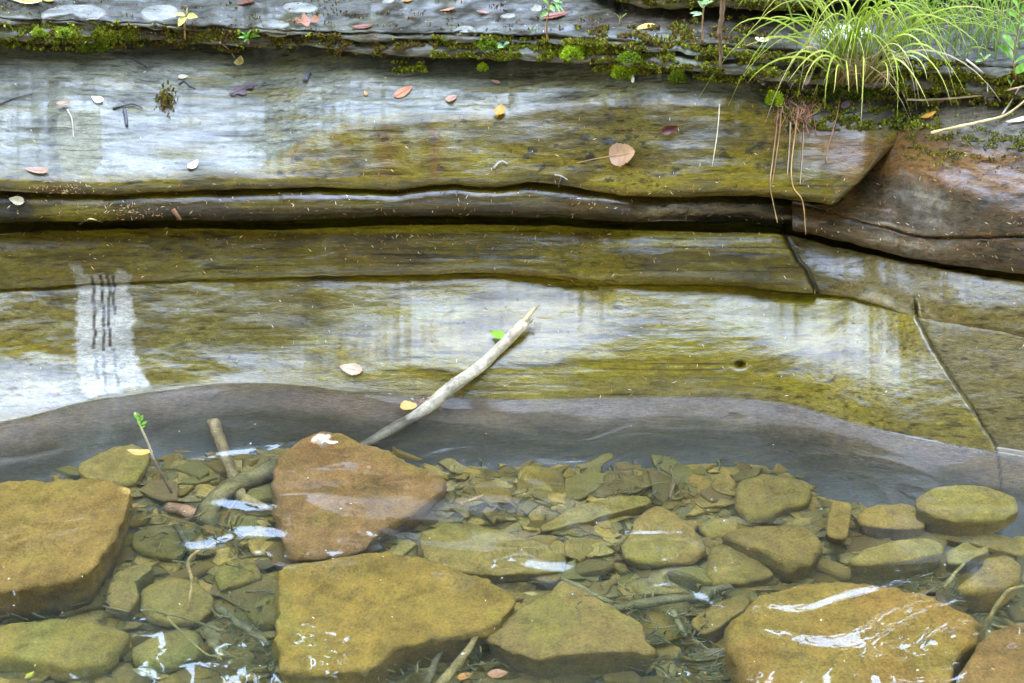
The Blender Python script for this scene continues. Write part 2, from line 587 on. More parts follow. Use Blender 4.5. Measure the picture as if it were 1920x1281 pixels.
L1S = table([-260, 0, 100, 170, 330, 500, 600, 700, 850, 1000, 1080, 1160, 1300, 1450, 1560, 1660, 1740, 1900, 2180],
            [0, 0.1, 0.22, 0.38, 0.55, 0.7, 0.82, 0.92, 1.0],
            [[35, 33, 31, 33, 50, 58, 58, 52, 41], [35, 33, 31, 33, 50, 58, 58, 52, 41], [42, 34, 31, 35, 54, 60, 60, 54, 42], [50, 44, 42, 50, 56, 60, 60, 54, 42], [43, 52, 55, 57, 58, 60, 60, 55, 44],
             [36, 37, 41, 54, 58, 60, 58, 56, 44], [42, 29, 31, 44, 58, 60, 58, 54, 42], [43, 50, 35, 29, 33, 50, 58, 54, 42], [51, 52, 50, 31, 27, 31, 50, 56, 42], [51, 52, 50, 35, 30, 27, 31, 42, 35],
             [51, 52, 54, 43, 35, 31, 29, 31, 33], [51, 52, 54, 50, 43, 42, 44, 50, 37], [51, 52, 55, 52, 44, 41, 37, 44, 35], [49, 52, 54, 50, 41, 35, 33, 35, 31], [49, 52, 50, 37, 31, 29, 29, 27, 27],
             [49, 52, 50, 42, 33, 31, 31, 33, 33], [49, 52, 55, 53, 52, 50, 50, 50, 44], [49, 52, 57, 57, 56, 56, 56, 56, 50], [49, 52, 57, 57, 56, 56, 56, 56, 50]])

def col_olive(U, V, P):
    n = fbm(P[..., 0] * 7, P[..., 1] * 26, P[..., 2] * 26, 4, 31)
    n2 = fbm(P[..., 0] * 30, P[..., 1] * 60, P[..., 2] * 60, 3, 33)
    c = np.zeros(U.shape + (3,)) + OLIVE
    c = mixc(c, YEL * 0.8, sstep(0.1, 0.9, n) * 0.55)
    c = mixc(c, DARK * 1.2, sstep(0.0, 0.8, -n + 0.3 * n2) * 0.6)
    return c, n, n2

def colour_l1(U, V, P):
    c, n, n2 = col_olive(U, V, P)
    c = c * 1.22
    w = np.full(U.shape, 0.92) + 0.2 * n
    # right hand block beyond the joint is bare grey-brown rock
    j = sstep(-2, 2, U - JU(V))
    c = mixc(c, (0.110, 0.082, 0.022), np.maximum(j, sstep(1560, 1760, U) * 0.5))
    w = w * (1 - 0.5 * j)
    # yellow film along the top, brown silt towards the water
    c = mixc(c, YEL * 1.1, blob(U, V, 760, 585, 130, 14, 0.5, 0.5, 41) * 0.5)
    c = mixc(c, YEL, blob(U, V, 1480, 590, 170, 40, 0.6, 0.5, 42) * 0.45)
    c = mixc(c, YEL, blob(U, V, 1250, 640, 120, 30, 0.6, 0.5, 43) * 0.3)
    wl = WATERLINE(U)
    c = mixc(c, (0.13, 0.095, 0.03), sstep(-60, 0, V - wl) * 0.5)
    sh = np.array((0.185, 0.130, 0.085)) * (1 + 0.18 * n[..., None]) * (1 + 0.15 * n2[..., None])  # mauve tint on the submerged shelf stands in for reflected sky
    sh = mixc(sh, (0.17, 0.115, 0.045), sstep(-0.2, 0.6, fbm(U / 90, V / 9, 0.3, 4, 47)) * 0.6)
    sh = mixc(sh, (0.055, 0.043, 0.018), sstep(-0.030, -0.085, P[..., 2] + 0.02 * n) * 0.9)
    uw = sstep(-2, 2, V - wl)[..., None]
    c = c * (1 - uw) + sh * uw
    # left half carries a rougher drier crust
    dry = blob(U, V, 330, 600, 330, 75, 0.4, 0.3, 44)
    w = w - 0.4 * dry
    c = mixc(c, (0.085, 0.068, 0.022), dry * 0.6)
    c = mixc(c, (0.25, 0.24, 0.18), blob(U, V, 60, 730, 150, 45, 0.5, 0.4, 45) * 0.4)
    foot = sstep(-75, -25, V - wl)
    w = w * (1 - foot) + 1.0 * foot
    ck = 0.85 * np.exp(-((U - JU(V)) / 2.2) ** 2) * sstep(570, 600, V)
    c = mixc(c, (0.012, 0.010, 0.006), ck)
    w = w * (1 - 0.9 * ck)
    st, dr = stain_masks(U, V)
    pale = np.array((0.36, 0.34, 0.29)) * (1 + 0.25 * n[..., None]) + 0.22 * sstep(640, 735, V)[..., None]
    c = c * (1 - (st * 0.92)[..., None]) + pale * (st * 0.92)[..., None]
    w = w * (1 - 0.95 * st)
    top = (V < 660)
    c = mixc(c, (0.035, 0.024, 0.008), np.clip(dr * 1.3, 0, 1) * st * top)
    c = mixc(c, (0.20, 0.20, 0.20), dr * st * (~top) * 0.8)
    w = np.maximum(w, 0.9 * dr * st)
    return c, w

def post_l1(U, V, R):
    j = U - JU(V)
    y = 0.012 * sstep(-2, 2, j) * sstep(560, 610, V)
    y = y + 0.009 * np.exp(-(j / 1.5) ** 2) * sstep(560, 600, V)
    y = y * sstep(0, 12, WATERLINE(U) - V)
    # a round pit
    y = y + 0.022 * np.exp(-((U - 1388) / 8) ** 2 - ((V - 684) / 5) ** 2)
    return y

def slope_l1(U, R, V):
    t = L1S(U, R)
    t = np.where(t > 42, 42 + (t - 42) * 0.68, t)
    t = t + 5 * sstep(0.42, 0.1, R) * sstep(620, 760, U) + 4 * sstep(1080, 1180, U) * sstep(1520, 1420, U)
    return t + 2.5 * fbm(U / 130, V / 14, 0.7, 3, 51) + 4.0 * fbm(U / 75, V / 4.5, 0.3, 3, 55)

bl_w = [(-0.014, -0.013), (-0.030, -0.028), (-0.048, -0.044), (-0.068, -0.062), (-0.090, -0.081), (-0.114, -0.100), (-0.140, -0.120), (-0.170, -0.142), (-0.21, -0.168), (-0.26, -0.20), (-0.32, -0.26)]
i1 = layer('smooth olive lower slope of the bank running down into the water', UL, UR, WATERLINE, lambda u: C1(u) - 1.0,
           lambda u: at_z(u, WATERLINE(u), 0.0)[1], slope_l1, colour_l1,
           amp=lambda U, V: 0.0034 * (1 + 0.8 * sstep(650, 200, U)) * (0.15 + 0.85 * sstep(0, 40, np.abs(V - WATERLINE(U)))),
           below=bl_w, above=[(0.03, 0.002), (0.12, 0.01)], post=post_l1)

# ---- second layer
L2S = table([-260, 100, 500, 800, 1000, 1080, 1200, 1300, 1460, 1530, 1600, 1700, 1800, 2180],
            [0, 0.12, 0.3, 0.5, 0.7, 0.88, 1.0],
            [[72, 62, 58, 60, 58, 46, 38], [75, 64, 60, 62, 58, 48, 38], [85, 68, 58, 60, 62, 54, 40], [95, 72, 56, 60, 64, 54, 40], [100, 74, 52, 56, 58, 46, 34], [105, 76, 54, 58, 54, 38, 28],
             [105, 80, 60, 58, 52, 40, 32], [105, 80, 62, 60, 56, 48, 38], [105, 82, 62, 58, 54, 48, 36], [100, 78, 60, 50, 42, 36, 30], [90, 70, 54, 44, 38, 34, 30], [90, 68, 52, 40, 36, 40, 34], [92, 68, 56, 50, 46, 44, 34], [92, 68, 56, 50, 46, 44, 34]])

JV2 = lambda V: np.interp(V, [440, 490, 505, 552], [1470, 1497, 1512, 1532])

def colour_l2(U, V, P):
    c, n, n2 = col_olive(U, V, P)
    c = c * 0.70
    w = 0.8 + 0.2 * n
    c = mixc(c, YEL * 1.25, blob(U, V, 1340, 450, 200, 22, 0.6, 0.45, 52) * 0.75)
    c = mixc(c, YEL * 1.1, blob(U, V, 760, 428, 360, 9, 0.6, 0.4, 53) * 0.7)
    c = mixc(c, BROWN, sstep(0.1, 0.6, fbm(U / 200, V / 20, 0.2, 3, 54)) * 0.25)
    j = sstep(-2, 2, U - JV2(V))
    c = mixc(c, (0.110, 0.080, 0.022), j * 0.85)
    c = mixc(c, OLIVE, sstep(1650, 1850, U) * 0.3)
    ck = np.maximum(np.exp(-((U - JV2(V)) / 3.5) ** 2), np.exp(-((U - 1718 - (V - 580) * 0.1) / 3.0) ** 2) * sstep(552, 575, V))
    c = mixc(c, (0.014, 0.011, 0.006), ck * 0.9)
    w = w * (1 - 0.85 * ck)
    st, dr = stain_masks(U, V)
    st = st * 0.62
    c = c * (1 - st[..., None]) + np.array((0.24, 0.22, 0.17)) * st[..., None]
    c = mixc(c, (0.045, 0.032, 0.010), dr * (st > 0.2))
    dry = sstep(620, 300, U) * 0.4
    return c, w - dry - 0.4 * st

def post_l2(U, V, R):
    j = U - JV2(V)
    y = 0.026 * sstep(-2, 2, j) + 0.012 * np.exp(-(j / 3.0) ** 2)
    j2 = U - 1718 - (V - 580) * 0.1
    y = y + 0.014 * np.exp(-(j2 / 2.6) ** 2) * sstep(552, 578, V) + 0.006 * sstep(-30, 30, j2)
    return y

i2 = layer('olive second ledge between the thin crack and the dark undercut', UL, UR, lambda u: C1(u) - 2, lambda u: U1(u) + 3,
           prev_y(i1, lambda u: -0.007 - 0.012 * sstep(350, 750, u) - 0.008 * sstep(1150, 1400, u)), lambda U, R, V: L2S(U, R) + 3 * fbm(U / 120, V / 14, 0.2, 3, 61), colour_l2, amp=lambda U, V: 0.0035 * (1 + 0.7 * sstep(650, 200, U)),
           below=[(0.03, 0.0), (0.12, 0.004)], above=[(0.012, -0.005), (0.05, -0.028), (0.12, -0.055), (0.25, -0.06), (0.262, 0.0), (0.27, 0.25)], post=post_l2)

# ---- third layer: rounded roll under the undercut
L3S = table([-260, 200, 480, 640, 1000, 1200, 1330, 2180], [0, 0.1, 0.3, 0.55, 0.78, 0.92, 1.0],
            [[112, 96, 84, 70, 56, 44, 34], [112, 96, 82, 68, 52, 44, 30], [115, 98, 84, 66, 46, 32, 18], [118, 100, 84, 66, 44, 26, 12], [118, 100, 84, 68, 46, 24, 12], [118, 100, 86, 70, 56, 40, 25], [112, 96, 90, 84, 76, 66, 50], [112, 96, 90, 84, 76, 66, 50]])

def colour_l3(U, V, P):
    c, n, n2 = col_olive(U, V, P)
    c = mixc(c * 0.7, BROWN * 0.4, sstep(-0.4, 0.4, fbm(U / 160, V / 16, 0.4, 3, 62)) * 0.7)
    c = mixc(c, DARK * 0.6, sstep(30, 4, U1(U) - 11 - V) * 0.9)  # undercut shade painted into the lower rim of the roll
    c = mixc(c, YEL * 0.9, blob(U, V, 150, 400, 70, 22, 0.5, 0.5, 63) * 0.6)
    c = mixc(c, DARK * 0.8, blob(U, V, 15, 390, 50, 26, 0.4, 0.5, 64) * 0.9)
    c = mixc(c, DARK * 0.8, sstep(1150, 1350, U) * 0.7)  # shadow below the overhang painted into the right hand part
    w = 0.8 + 0.2 * n - 0.35 * sstep(500, 100, U)
    return c, w

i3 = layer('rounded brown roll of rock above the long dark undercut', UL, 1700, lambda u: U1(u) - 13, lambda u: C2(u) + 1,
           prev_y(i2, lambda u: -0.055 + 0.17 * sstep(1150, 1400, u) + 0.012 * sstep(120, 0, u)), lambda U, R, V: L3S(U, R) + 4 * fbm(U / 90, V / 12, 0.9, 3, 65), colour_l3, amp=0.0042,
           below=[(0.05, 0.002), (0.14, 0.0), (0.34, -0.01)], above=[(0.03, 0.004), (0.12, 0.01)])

# ---- right hand blocks
RB0 = lambda u: U1(u) - 8
RB1 = curve((1480, 384), (1512, 388), (1560, 401), (1650, 427), (1720, 446), (1800, 448), (1920, 446), (2180, 460), jag=1.5, seed=11)
RB2 = curve((1480, 380), (1512, 384), (1572, 383), (1600, 352), (1645, 305), (1665, 262), (1700, 240), (1800, 222), (1920, 222), (2180, 235), smooth=6, jag=1.0, seed=12)

def colour_rb(U, V, P):
    n = 0.6 * fbm(P[..., 0] * 8, P[..., 1] * 40, P[..., 2] * 40, 4, 71) + 0.5 * fbm(U / 170, (V - U * 0.27) / 5, 0.3, 3, 77)
    c = np.zeros(U.shape + (3,)) + np.array((0.050, 0.034, 0.015))
    c = mixc(c, RUST, sstep(0.0, 0.7, n + 0.3 * fbm(U / 120, V / 40, 0.1, 3, 72)) * 0.35)
    c = mixc(c, (0.05, 0.036, 0.018), sstep(0.0, 0.7, -n) * 0.7)
    c = mixc(c, RUST * 1.1, blob(U, V, 1790, 310, 200, 42, 0.6, 0.4, 73, 0.2) * 0.75)
    c = mixc(c, np.array((0.10, 0.085, 0.055)), blob(U, V, 1850, 235, 130, 40, 0.5, 0.4, 74) * 0.8)
    c = mixc(c, (0.045, 0.04, 0.032), sstep(455, 500, V) * 0.5)
    w = 0.62 + 0.5 * n
    w = w - 0.4 * blob(U, V, 1850, 235, 130, 40, 0.5, 0.4, 74)
    return c, w

RS1 = table([1480, 1560, 1700, 1900, 2180], [0, 0.15, 0.4, 0.7, 0.9, 1.0], [[110, 84, 72, 64, 50, 30], [110, 84, 70, 62, 46, 26], [108, 86, 76, 68, 60, 40], [106, 88, 80, 74, 66, 50], [106, 88, 80, 74, 66, 50]])
i4a = layer('dark lower lobe of the brown block at the side of the bank', 1486, UR, RB0, lambda u: RB1(u) + 1,
            prev_y(i2, lambda u: -0.012 + 0.03 * sstep(1560, 1490, u)), lambda U, R, V: RS1(U, R) + 4 * fbm(U / 110, V / 14, 0.1, 3, 75), colour_rb, amp=0.004,
            below=[(0.05, -0.002), (0.14, 0.0), (0.3, 0.004)], above=[(0.03, 0.004), (0.12, 0.01)])

def slope_rb2(U, R, V):
    s = 52 + 8 * sstep(1640, 1760, U)
    s = s + 24 * sstep(0.10, 0.0, R)
    lit = 0.8 * sstep(-25, 35, (330 + (U - 1660) * 0.30) - V)          # upper part lies flatter
    s = s * (1 - lit) + 49 * lit
    top = sstep(0.85, 1.0, R) * sstep(1640, 1720, U)
    s = s * (1 - top) + 20 * top
    return s + (7 + 9 * lit) * fbm(U / 150, (V - U * 0.27) / 9, 0.1, 3, 76)

i4 = layer('rust stained wedge shaped block with glossy wet streaks', 1486, UR, lambda u: RB1(u) - 3, RB2,
           prev_y(i4a, lambda u: -0.004 + 0.012 * sstep(1700, 1600, u)), slope_rb2, colour_rb, amp=0.004, even=10, below=[(0.03, 0.0), (0.12, 0.004)], above=[(0.03, 0.003), (0.15, 0.012)])

# ---- fourth layer: the broad upper slope
C2R = curve((-260, 366), (0, 360), (100, 364), (200, 366), (300, 360), (400, 357), (480, 355), (600, 351), (650, 354), (740, 357), (800, 348), (860, 345), (900, 350), (940, 350), (990, 342),
            (1050, 348), (1100, 357), (1170, 367), (1250, 370), (1330, 368), (1400, 366), (1500, 376), (1565, 384), (1600, 352), (1645, 304), (1680, 270), (1760, 262), (2180, 262), jag=1.0, seed=4, smooth=7)

def slope_l4(U, R, V):
    k = BENCH(U) - V                                   # above the break of slope: positive
    up = sstep(-14, 16, k)
    low = 58 + 2.0 * fbm(U / 170, V / 30, 0.3, 2, 81)
    low = low - 8 * blob(U, V, 560, 320, 140, 45, 0.6, 0.2, 82)
    low = low - 9 * blob(U, V, 1480, 275, 230, 45, 0.6, 0.3, 83) - 2 * blob(U, V, 900, 290, 330, 40, 0.6, 0.3, 84)
    low = low + 10 * sstep(1250, 1400, U) * fbm(U / 130, (V - U * 0.06) / 8, 0.7, 3, 95)
    flat = 26 + 8 * fbm(U / 120, V / 9, 0.9, 3, 85) + 11 * fbm(U / 70, V / 3.6, 0.4, 3, 96)
    s = low * (1 - up) + flat * up
    lip = sstep(26 - 14 * sstep(1560, 1600, U), 0, C2R(U) - V)
    over = 92 + 14 * sstep(1100, 1350, U)
    s = s * (1 - lip) + over * lip
    bk = sstep(20, 2, V - M1(U))                       # flattens under the mossy ledge
    s = s * (1 - bk) + 20 * bk
    return s

def colour_l4(U, V, P):
    c, n, n2 = col_olive(U, V, P)
    k = sstep(-6, 14, BENCH(U) - V + 6 * n2)
    c = c * 1.08
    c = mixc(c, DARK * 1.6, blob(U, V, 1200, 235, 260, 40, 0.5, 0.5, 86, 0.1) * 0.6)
    for (cu, wd, st) in ((722, 16, 0.5), (815, 12, 0.6), (560, 20, 0.25), (640, 14, 0.2)):
        m = np.exp(-((U + 3 * n2 - cu) / wd) ** 2) * sstep(225, 250, V) * sstep(360, 320, V)
        c = mixc(c, RUST * 0.9, m * st)
    for (cu, wd) in ((690, 14), (775, 16), (850, 22), (610, 12)):
        m = np.exp(-((U + 4 * n2 - cu) / wd) ** 2) * sstep(222, 240, V) * sstep(330, 270, V)
        c = mixc(c, (0.2, 0.18, 0.10), m * 0.45)
    gr = PALE * (0.72 + 0.25 * n[..., None])
    gr = gr * (1 - 0.35 * sstep(0.1, 0.7, fbm(U / 60, V / 9, 0.2, 4, 87)))[..., None]
    gr = mixc(gr, (0.14, 0.115, 0.03), sstep(0.05, 0.6, fbm(U / 90, V / 12, 0.6, 4, 88)) * 0.6)
    c = c * (1 - k[..., None]) + gr * k[..., None]
    w = 0.8 + 0.2 * n - (0.16 + 0.35 * sstep(0.0, 0.7, fbm(U / 80, V / 7, 0.8, 4, 97))) * k
    # dry crust fading towards the mossy ledge
    dry = sstep(42, 8, V - M1(U) + 14 * n) * k
    w = w - 0.3 * dry
    c = mixc(c, (0.12, 0.115, 0.085), dry * 0.6)
    # old pale scar at the left
    m = in_poly(U + 3 * n2, V + 3 * n2, [(110, 210), (190, 208), (193, 300), (170, 330), (118, 325), (104, 255)]).astype(float)
    c = mixc(c, (0.21, 0.20, 0.14), m * 0.75)
    w = w * (1 - 0.8 * m)
    # black lichen
    bl = (fbm(U / 26, V / 16, 0.3, 4, 89) > 0.62) & (blob(U, V, 1260, 300, 180, 75, 0.3, 0.3, 90) > 0.3)
    bl = bl | ((fbm(U / 20, V / 14, 0.7, 4, 91) > 0.74) & (blob(U, V, 860, 290, 330, 60, 0.3, 0.3, 92) > 0.3))
    c = mixc(c, (0.012, 0.012, 0.010), bl * 0.75)
    # rust at the right hand end
    rs = blob(U, V, 1600, 285, 130, 40, 0.6, 0.4, 93, 0.25)
    c = mixc(c, RUST, rs * 0.75)
    so = blob(U, V, 1620, 200, 160, 45, 0.5, 0.4, 94)
    c = mixc(c, (0.06, 0.05, 0.035), so * 0.6)
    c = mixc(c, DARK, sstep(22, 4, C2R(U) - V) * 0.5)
    return c, w

def amp_l4(U, V):
    k = sstep(-6, 20, BENCH(U) - V)
    return 0.0036 + 0.0036 * k

_a, _b = prev_y(i3, lambda u: -0.012 - 0.16 * sstep(1130, 1380, u)), prev_y(i4, 0.03)
def l4_start(u):
    k = sstep(1640, 1690, u)
    ya = _a(np.minimum(u, 1560))
    dx, dy, dz = ray(u, 385.0)
    z0 = H + ya * dz / dy
    dx, dy, dz = ray(u, C2R(u))
    ts = math.tan(math.radians(47))
    climb = np.where(u > 1560, (H - z0 + ya * ts) / (ts - dz / dy) - ya, 0.0)
    climb = np.maximum(climb, 0)
    return (_a(np.minimum(u, 1640)) + climb) * (1 - k) + _b(u) * k
    return _a(u) * (1 - k) + _b(u) * k

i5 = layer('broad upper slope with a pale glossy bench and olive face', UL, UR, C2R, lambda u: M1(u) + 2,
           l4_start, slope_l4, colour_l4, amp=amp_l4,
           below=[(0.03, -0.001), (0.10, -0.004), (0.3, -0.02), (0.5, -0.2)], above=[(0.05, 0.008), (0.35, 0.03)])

# ---- thin mossy ledge slabs and the top bench
def colour_m(U, V, P):
    n = fbm(P[..., 0] * 9, P[..., 1] * 22, P[..., 2] * 22, 4, 101)
    n2 = fbm(U / 40, V / 10, 0.3, 4, 102)
    c = np.zeros(U.shape + (3,)) + np.array((0.115, 0.108, 0.078))
    c = mixc(c, (0.045, 0.030, 0.014), sstep(0.0, 0.6, n2) * 0.7)
    c = mixc(c, (0.09, 0.10, 0.02), sstep(0.05, 0.6, n) * 0.5)
    return c, 0.3 + 0.3 * n

SM = table([-260, 2180], [0, 0.12, 0.35, 0.6, 0.85, 1.0], [[110, 88, 66, 44, 26, 14], [110, 88, 66, 44, 26, 14]])
i6 = layer('thin mossy slab overhanging the upper slope', UL, UR, lambda u: M1(u) - 8, M2, prev_y(i5, lambda u: -0.075 + 0.02 * fbm(u / 90, 0.2, 0, 3, 103)),
           lambda U, R, V: SM(U, R) + 12 * fbm(U / 60, V / 6, 0.4, 3, 104), colour_m, amp=0.006, below=[(0.04, 0.004), (0.16, 0.01), (0.35, 0.02)], above=[(0.03, 0.003), (0.15, 0.01)])
i7 = layer('second mossy slab set back above the first', UL, UR, lambda u: M2(u) - 4, M3, prev_y(i6, lambda u: -0.018 + 0.03 * fbm(u / 70, 0.7, 0, 3, 105)),
           lambda U, R, V: SM(U, R) + 12 * fbm(U / 60, V / 6, 0.4, 3, 106), colour_m, amp=0.006, below=[(0.03, 0.002), (0.12, 0.006)], above=[(0.03, 0.003), (0.15, 0.01)])

def colour_top(U, V, P):
    n = fbm(P[..., 0] * 5, P[..., 1] * 9, P[..., 2] * 9, 4, 111)
    n2 = fbm(P[..., 0] * 22, P[..., 1] * 30, P[..., 2] * 30, 4, 112)
    c = np.zeros(U.shape + (3,)) + np.array((0.105, 0.098, 0.07))
    c = mixc(c, (0.04, 0.032, 0.02), sstep(0.0, 0.5, n2) * 0.8)
    c = mixc(c, (0.11, 0.10, 0.03), sstep(0.1, 0.6, n) * 0.5)
    c = mixc(c, (0.20, 0.20, 0.17), sstep(0.3, 0.7, -n + 0.4 * n2) * 0.6)
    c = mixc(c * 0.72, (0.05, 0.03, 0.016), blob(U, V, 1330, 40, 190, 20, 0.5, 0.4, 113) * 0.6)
    return c, 0.30 - 0.45 * n2 + 0.25 * n

UOB = curve((-260, -75), (1000, -70), (1080, -35), (1130, -4), (1180, 8), (1300, 14), (1440, 17), (1520, 20), (1570, 4), (1680, -4), (1800, -20), (2180, -30), jag=3, seed=15)
TOPV = lambda u: UOB(u) + 12 + 18 * sstep(1080, 1180, u)
i8 = layer('flat stony top of the bank scattered with leaves', UL, UR, lambda u: M3(u) - 2, TOPV, prev_y(i7, -0.004),
           lambda U, R, V: 15 + 8 * fbm(U / 60, V / 4, 0.2, 4, 114), colour_top, amp=0.008, below=[(0.03, 0.0), (0.1, 0.004)], above=[(0.1, 0.01), (0.5, 0.03), (1.0, 0.06)])

# upper slab whose dark undercut shows along the top edge of the picture
SU = table([-260, 2180], [0, 0.1, 0.3, 0.6, 1.0], [[112, 92, 74, 50, 25], [112, 92, 74, 50, 25]])
i9 = layer('earthy slab with a deep black undercut along the top of the bank', UL, UR, UOB, lambda u: UOB(u) - 70, prev_y(i8, lambda u: 0.0 + 0.03 * fbm(u / 80, 0.1, 0, 3, 121)),
           lambda U, R, V: SU(U, R) + 8 * fbm(U / 60, V / 8, 0.2, 3, 122), colour_m, amp=0.010, below=[(0.05, 0.0), (0.2, 0.01), (0.6, 0.02)], above=[(0.1, 0.05), (0.5, 0.2), (1.2, 0.45)])

for nm, i in (('i1', i1), ('i2', i2), ('i3', i3), ('i4a', i4a), ('i4', i4), ('i5', i5), ('i6', i6), ('i7', i7), ('i8', i8)):
    print(nm, [(int(u), round(float(np.interp(u, i['us'], i['ytop'])), 3), round(float(np.interp(u, i['us'], i['ztop'])), 3)) for u in (0, 500, 1000, 1400, 1550, 1640, 1800) if u >= i['us'][0] and u <= i['us'][-1]])
BVH = BVHTree.FromPolygons([tuple(v) for v in np.vstack(ROCK_V)], [tuple(int(k) for k in f) for f in np.vstack(ROCK_F)])
CAMV = Vector((0, 0, H))

def rock_hit(u, v):
    dx, dy, dz = ray(u, v)
    d = Vector((float(dx), float(dy), float(dz))).normalized()
    loc, nor, idx, dist = BVH.ray_cast(CAMV, d, 30)
    if loc is None:
        return None, None
    if nor.dot(d) > 0: nor = -nor
    return loc, nor

# hillside behind the bank, out of the top of the picture
gx = np.linspace(-30, 30, 61)
gy = np.linspace(0, 1, 30)
X, T = np.meshgrid(gx, gy)
Yh = 4.55 + T ** 1.6 * 30
Zh = 0.80 + (Yh - 4.55) * 0.32 + 0.25 * fbm(X * 0.4, Yh * 0.4, 0, 3, 131) * sstep(4.6, 7, Yh)
hill = mesh_obj('hillside', np.stack([X, Yh, Zh], -1).reshape(-1, 3), grid_faces(30, 61), plain_mat('leaf_mould', (0.07, 0.05, 0.025), 0.9, 0.5, 6))
tag(hill, kind='structure')
# far bank behind the camera
Yh = -3.6 - T ** 1.6 * 30
Zh = -0.3 + (-Yh - 3.6) * 0.28 + 0.25 * fbm(X * 0.4, Yh * 0.4, 0, 3, 132)
hill2 = mesh_obj('hillside', np.stack([X, Yh, Zh], -1).reshape(-1, 3), grid_faces(30, 61, True), hill.data.materials[0])
tag(hill2, kind='structure')
# ================================================================== STREAM BED AND WATER
def zbed(x, y):
    x, y = np.asarray(x, float), np.asarray(y, float)
    b = -0.165 - 0.085 * sstep(2.9, 1.9, y)
    return b + 0.012 * fbm(x * 4, y * 4, 0.2, 3, 201)

bx = np.linspace(-2.2, 2.2, 260)
by = np.linspace(-3.9, 3.25, 330)
X, Y = np.meshgrid(bx, by)
Z = zbed(X, Y) + 0.008 * fbm(X * 25, Y * 25, 0.3, 3, 202)
nB = fbm(X * 9, Y * 9, 0.1, 4, 203)
cb = np.zeros(X.shape + (3,)) + np.array((0.15, 0.115, 0.04))
cb = mixc(cb, (0.035, 0.032, 0.018), sstep(0, 0.6, nB) * 0.7)
bed = mesh_obj('stream_bed', np.stack([X, Y, Z], -1).reshape(-1, 3), grid_faces(330, 260), M_SILT, None, True, cb.reshape(-1, 3))
tag(bed, kind='structure')

RIP = [(450, 990, 130, 45, 1.0), (640, 1035, 180, 40, 1.1), (1150, 1045, 280, 65, 1.35), (1360, 1080, 160, 50, 1.15), (1600, 1150, 190, 70, 0.6), (1780, 1215, 150, 50, 0.9), (850, 840, 300, 45, 0.8),
       (1180, 855, 380, 50, 0.8), (90, 860, 170, 40, 0.8), (450, 830, 220, 40, 0.8), (1650, 905, 360, 65, 0.8), (300, 1010, 130, 35, 0.8), (700, 1000, 200, 40, 0.5), (1000, 1010, 200, 40, 0.6), (120, 985, 120, 40, 0.4)]

wu = np.arange(-420, 2341, 5.0)
WL = WATERLINE(wu)
offs = np.concatenate([np.array([-14, -8, -4, -2.5, -1.5, -0.8, 0, 0.8, 1.6, 2.6, 4, 6, 9, 13, 18, 24]), 24 + np.cumsum(np.linspace(5, 7, 90)), ])
offs = np.concatenate([offs, offs[-1] + np.cumsum(np.geomspace(8, 90, 30))])
U = np.repeat(wu[None], len(offs), 0)
V = WL[None] + offs[:, None]
wx, wy, _ = at_z(U, V, 0.0)
amp = 0.07 + 0 * U
for (cu, cv, ru, rv, s) in RIP:
    amp = np.maximum(amp, s * blob(U, V, cu, cv, ru, rv, 0.7, 0.3, 211 + int(cu) % 7))
amp = amp * sstep(15, 60, V - WL[None])
warp = 0.6 * fbm(wx * 3.5, wy * 4.5, 0.2, 2, 221)
h = 0.0043 * vnoise(wx * 4.6 + warp * 1.8, wy * 21 + warp * 3.6, 0.1, 222) + 0.0008 * vnoise(wx * 12 + warp * 3, wy * 34 + warp * 5, 0.6, 223)
wz = h * amp
men = np.exp(-np.clip(offs + 1, 0, None) / 3.6)
wz = wz + men[:, None] * (0.0026 + 0.0016 * fbm(wu / 60, 0.4, 0.2, 3, 229))[None]
top = np.stack([wx, wy, wz], -1)
nr, nc = wx.shape
vt = top.reshape(-1, 3)
bot = vt.copy()
bot[:, 2] = -0.9
fs = grid_faces(nr, nc, True)
rim = list(range(nc)) + [r * nc + nc - 1 for r in range(1, nr)] + list(range((nr - 1) * nc + nc - 2, (nr - 1) * nc - 1, -1)) + [r * nc for r in range(nr - 2, 0, -1)]
n0 = len(vt)
side = np.array([(rim[i], rim[(i + 1) % len(rim)], n0 + rim[(i + 1) % len(rim)], n0 + rim[i]) for i in range(len(rim))])
allf = np.vstack([fs, fs[:, ::-1] + n0, side])
wm, nt, p, out = new_mat('clear_water')
nt.nodes.remove(p)
gl = nt.nodes.new('ShaderNodeBsdfGlass')
gl.inputs['IOR'].default_value = 1.333
gl.inputs['Roughness'].default_value = 0.0
nt.links.new(gl.outputs[0], out.inputs['Surface'])
va = nt.nodes.new('ShaderNodeVolumeAbsorption')
va.inputs['Color'].default_value = (0.45, 0.74, 0.60, 1)
va.inputs['Density'].default_value = 0.75
vsc = nt.nodes.new('ShaderNodeVolumeScatter')
vsc.inputs['Color'].default_value = (0.55, 0.80, 0.95, 1)
vsc.inputs['Density'].default_value = 0.22
vsc.inputs['Anisotropy'].default_value = 0.2
vad = nt.nodes.new('ShaderNodeAddShader')
nt.links.new(va.outputs[0], vad.inputs[0])
nt.links.new(vsc.outputs[0], vad.inputs[1])
nt.links.new(vad.outputs[0], out.inputs['Volume'])
water = mesh_obj('water', np.vstack([vt, bot]), allf, wm)
tag(water, kind='structure')

# ================================================================== SUBMERGED STONES
SILT = np.array((0.225, 0.145, 0.030))
ORANGE = np.array((0.232, 0.132, 0.031))
GREENISH = np.array((0.21, 0.148, 0.036))
STONE_POLY = []
STONE_NAMES = []
CUT = (' in ', ' at ', ' with ', ' just ', ' under ', ' beside ', ' near ', ' cut ', ' behind ', ' below ', ' standing', ' leaning', ' tucked', ' crossed', ' partly', ' between ', ' left of', ' right of', ' among ', ' along ', ' touching', ' wedged', ' half ')

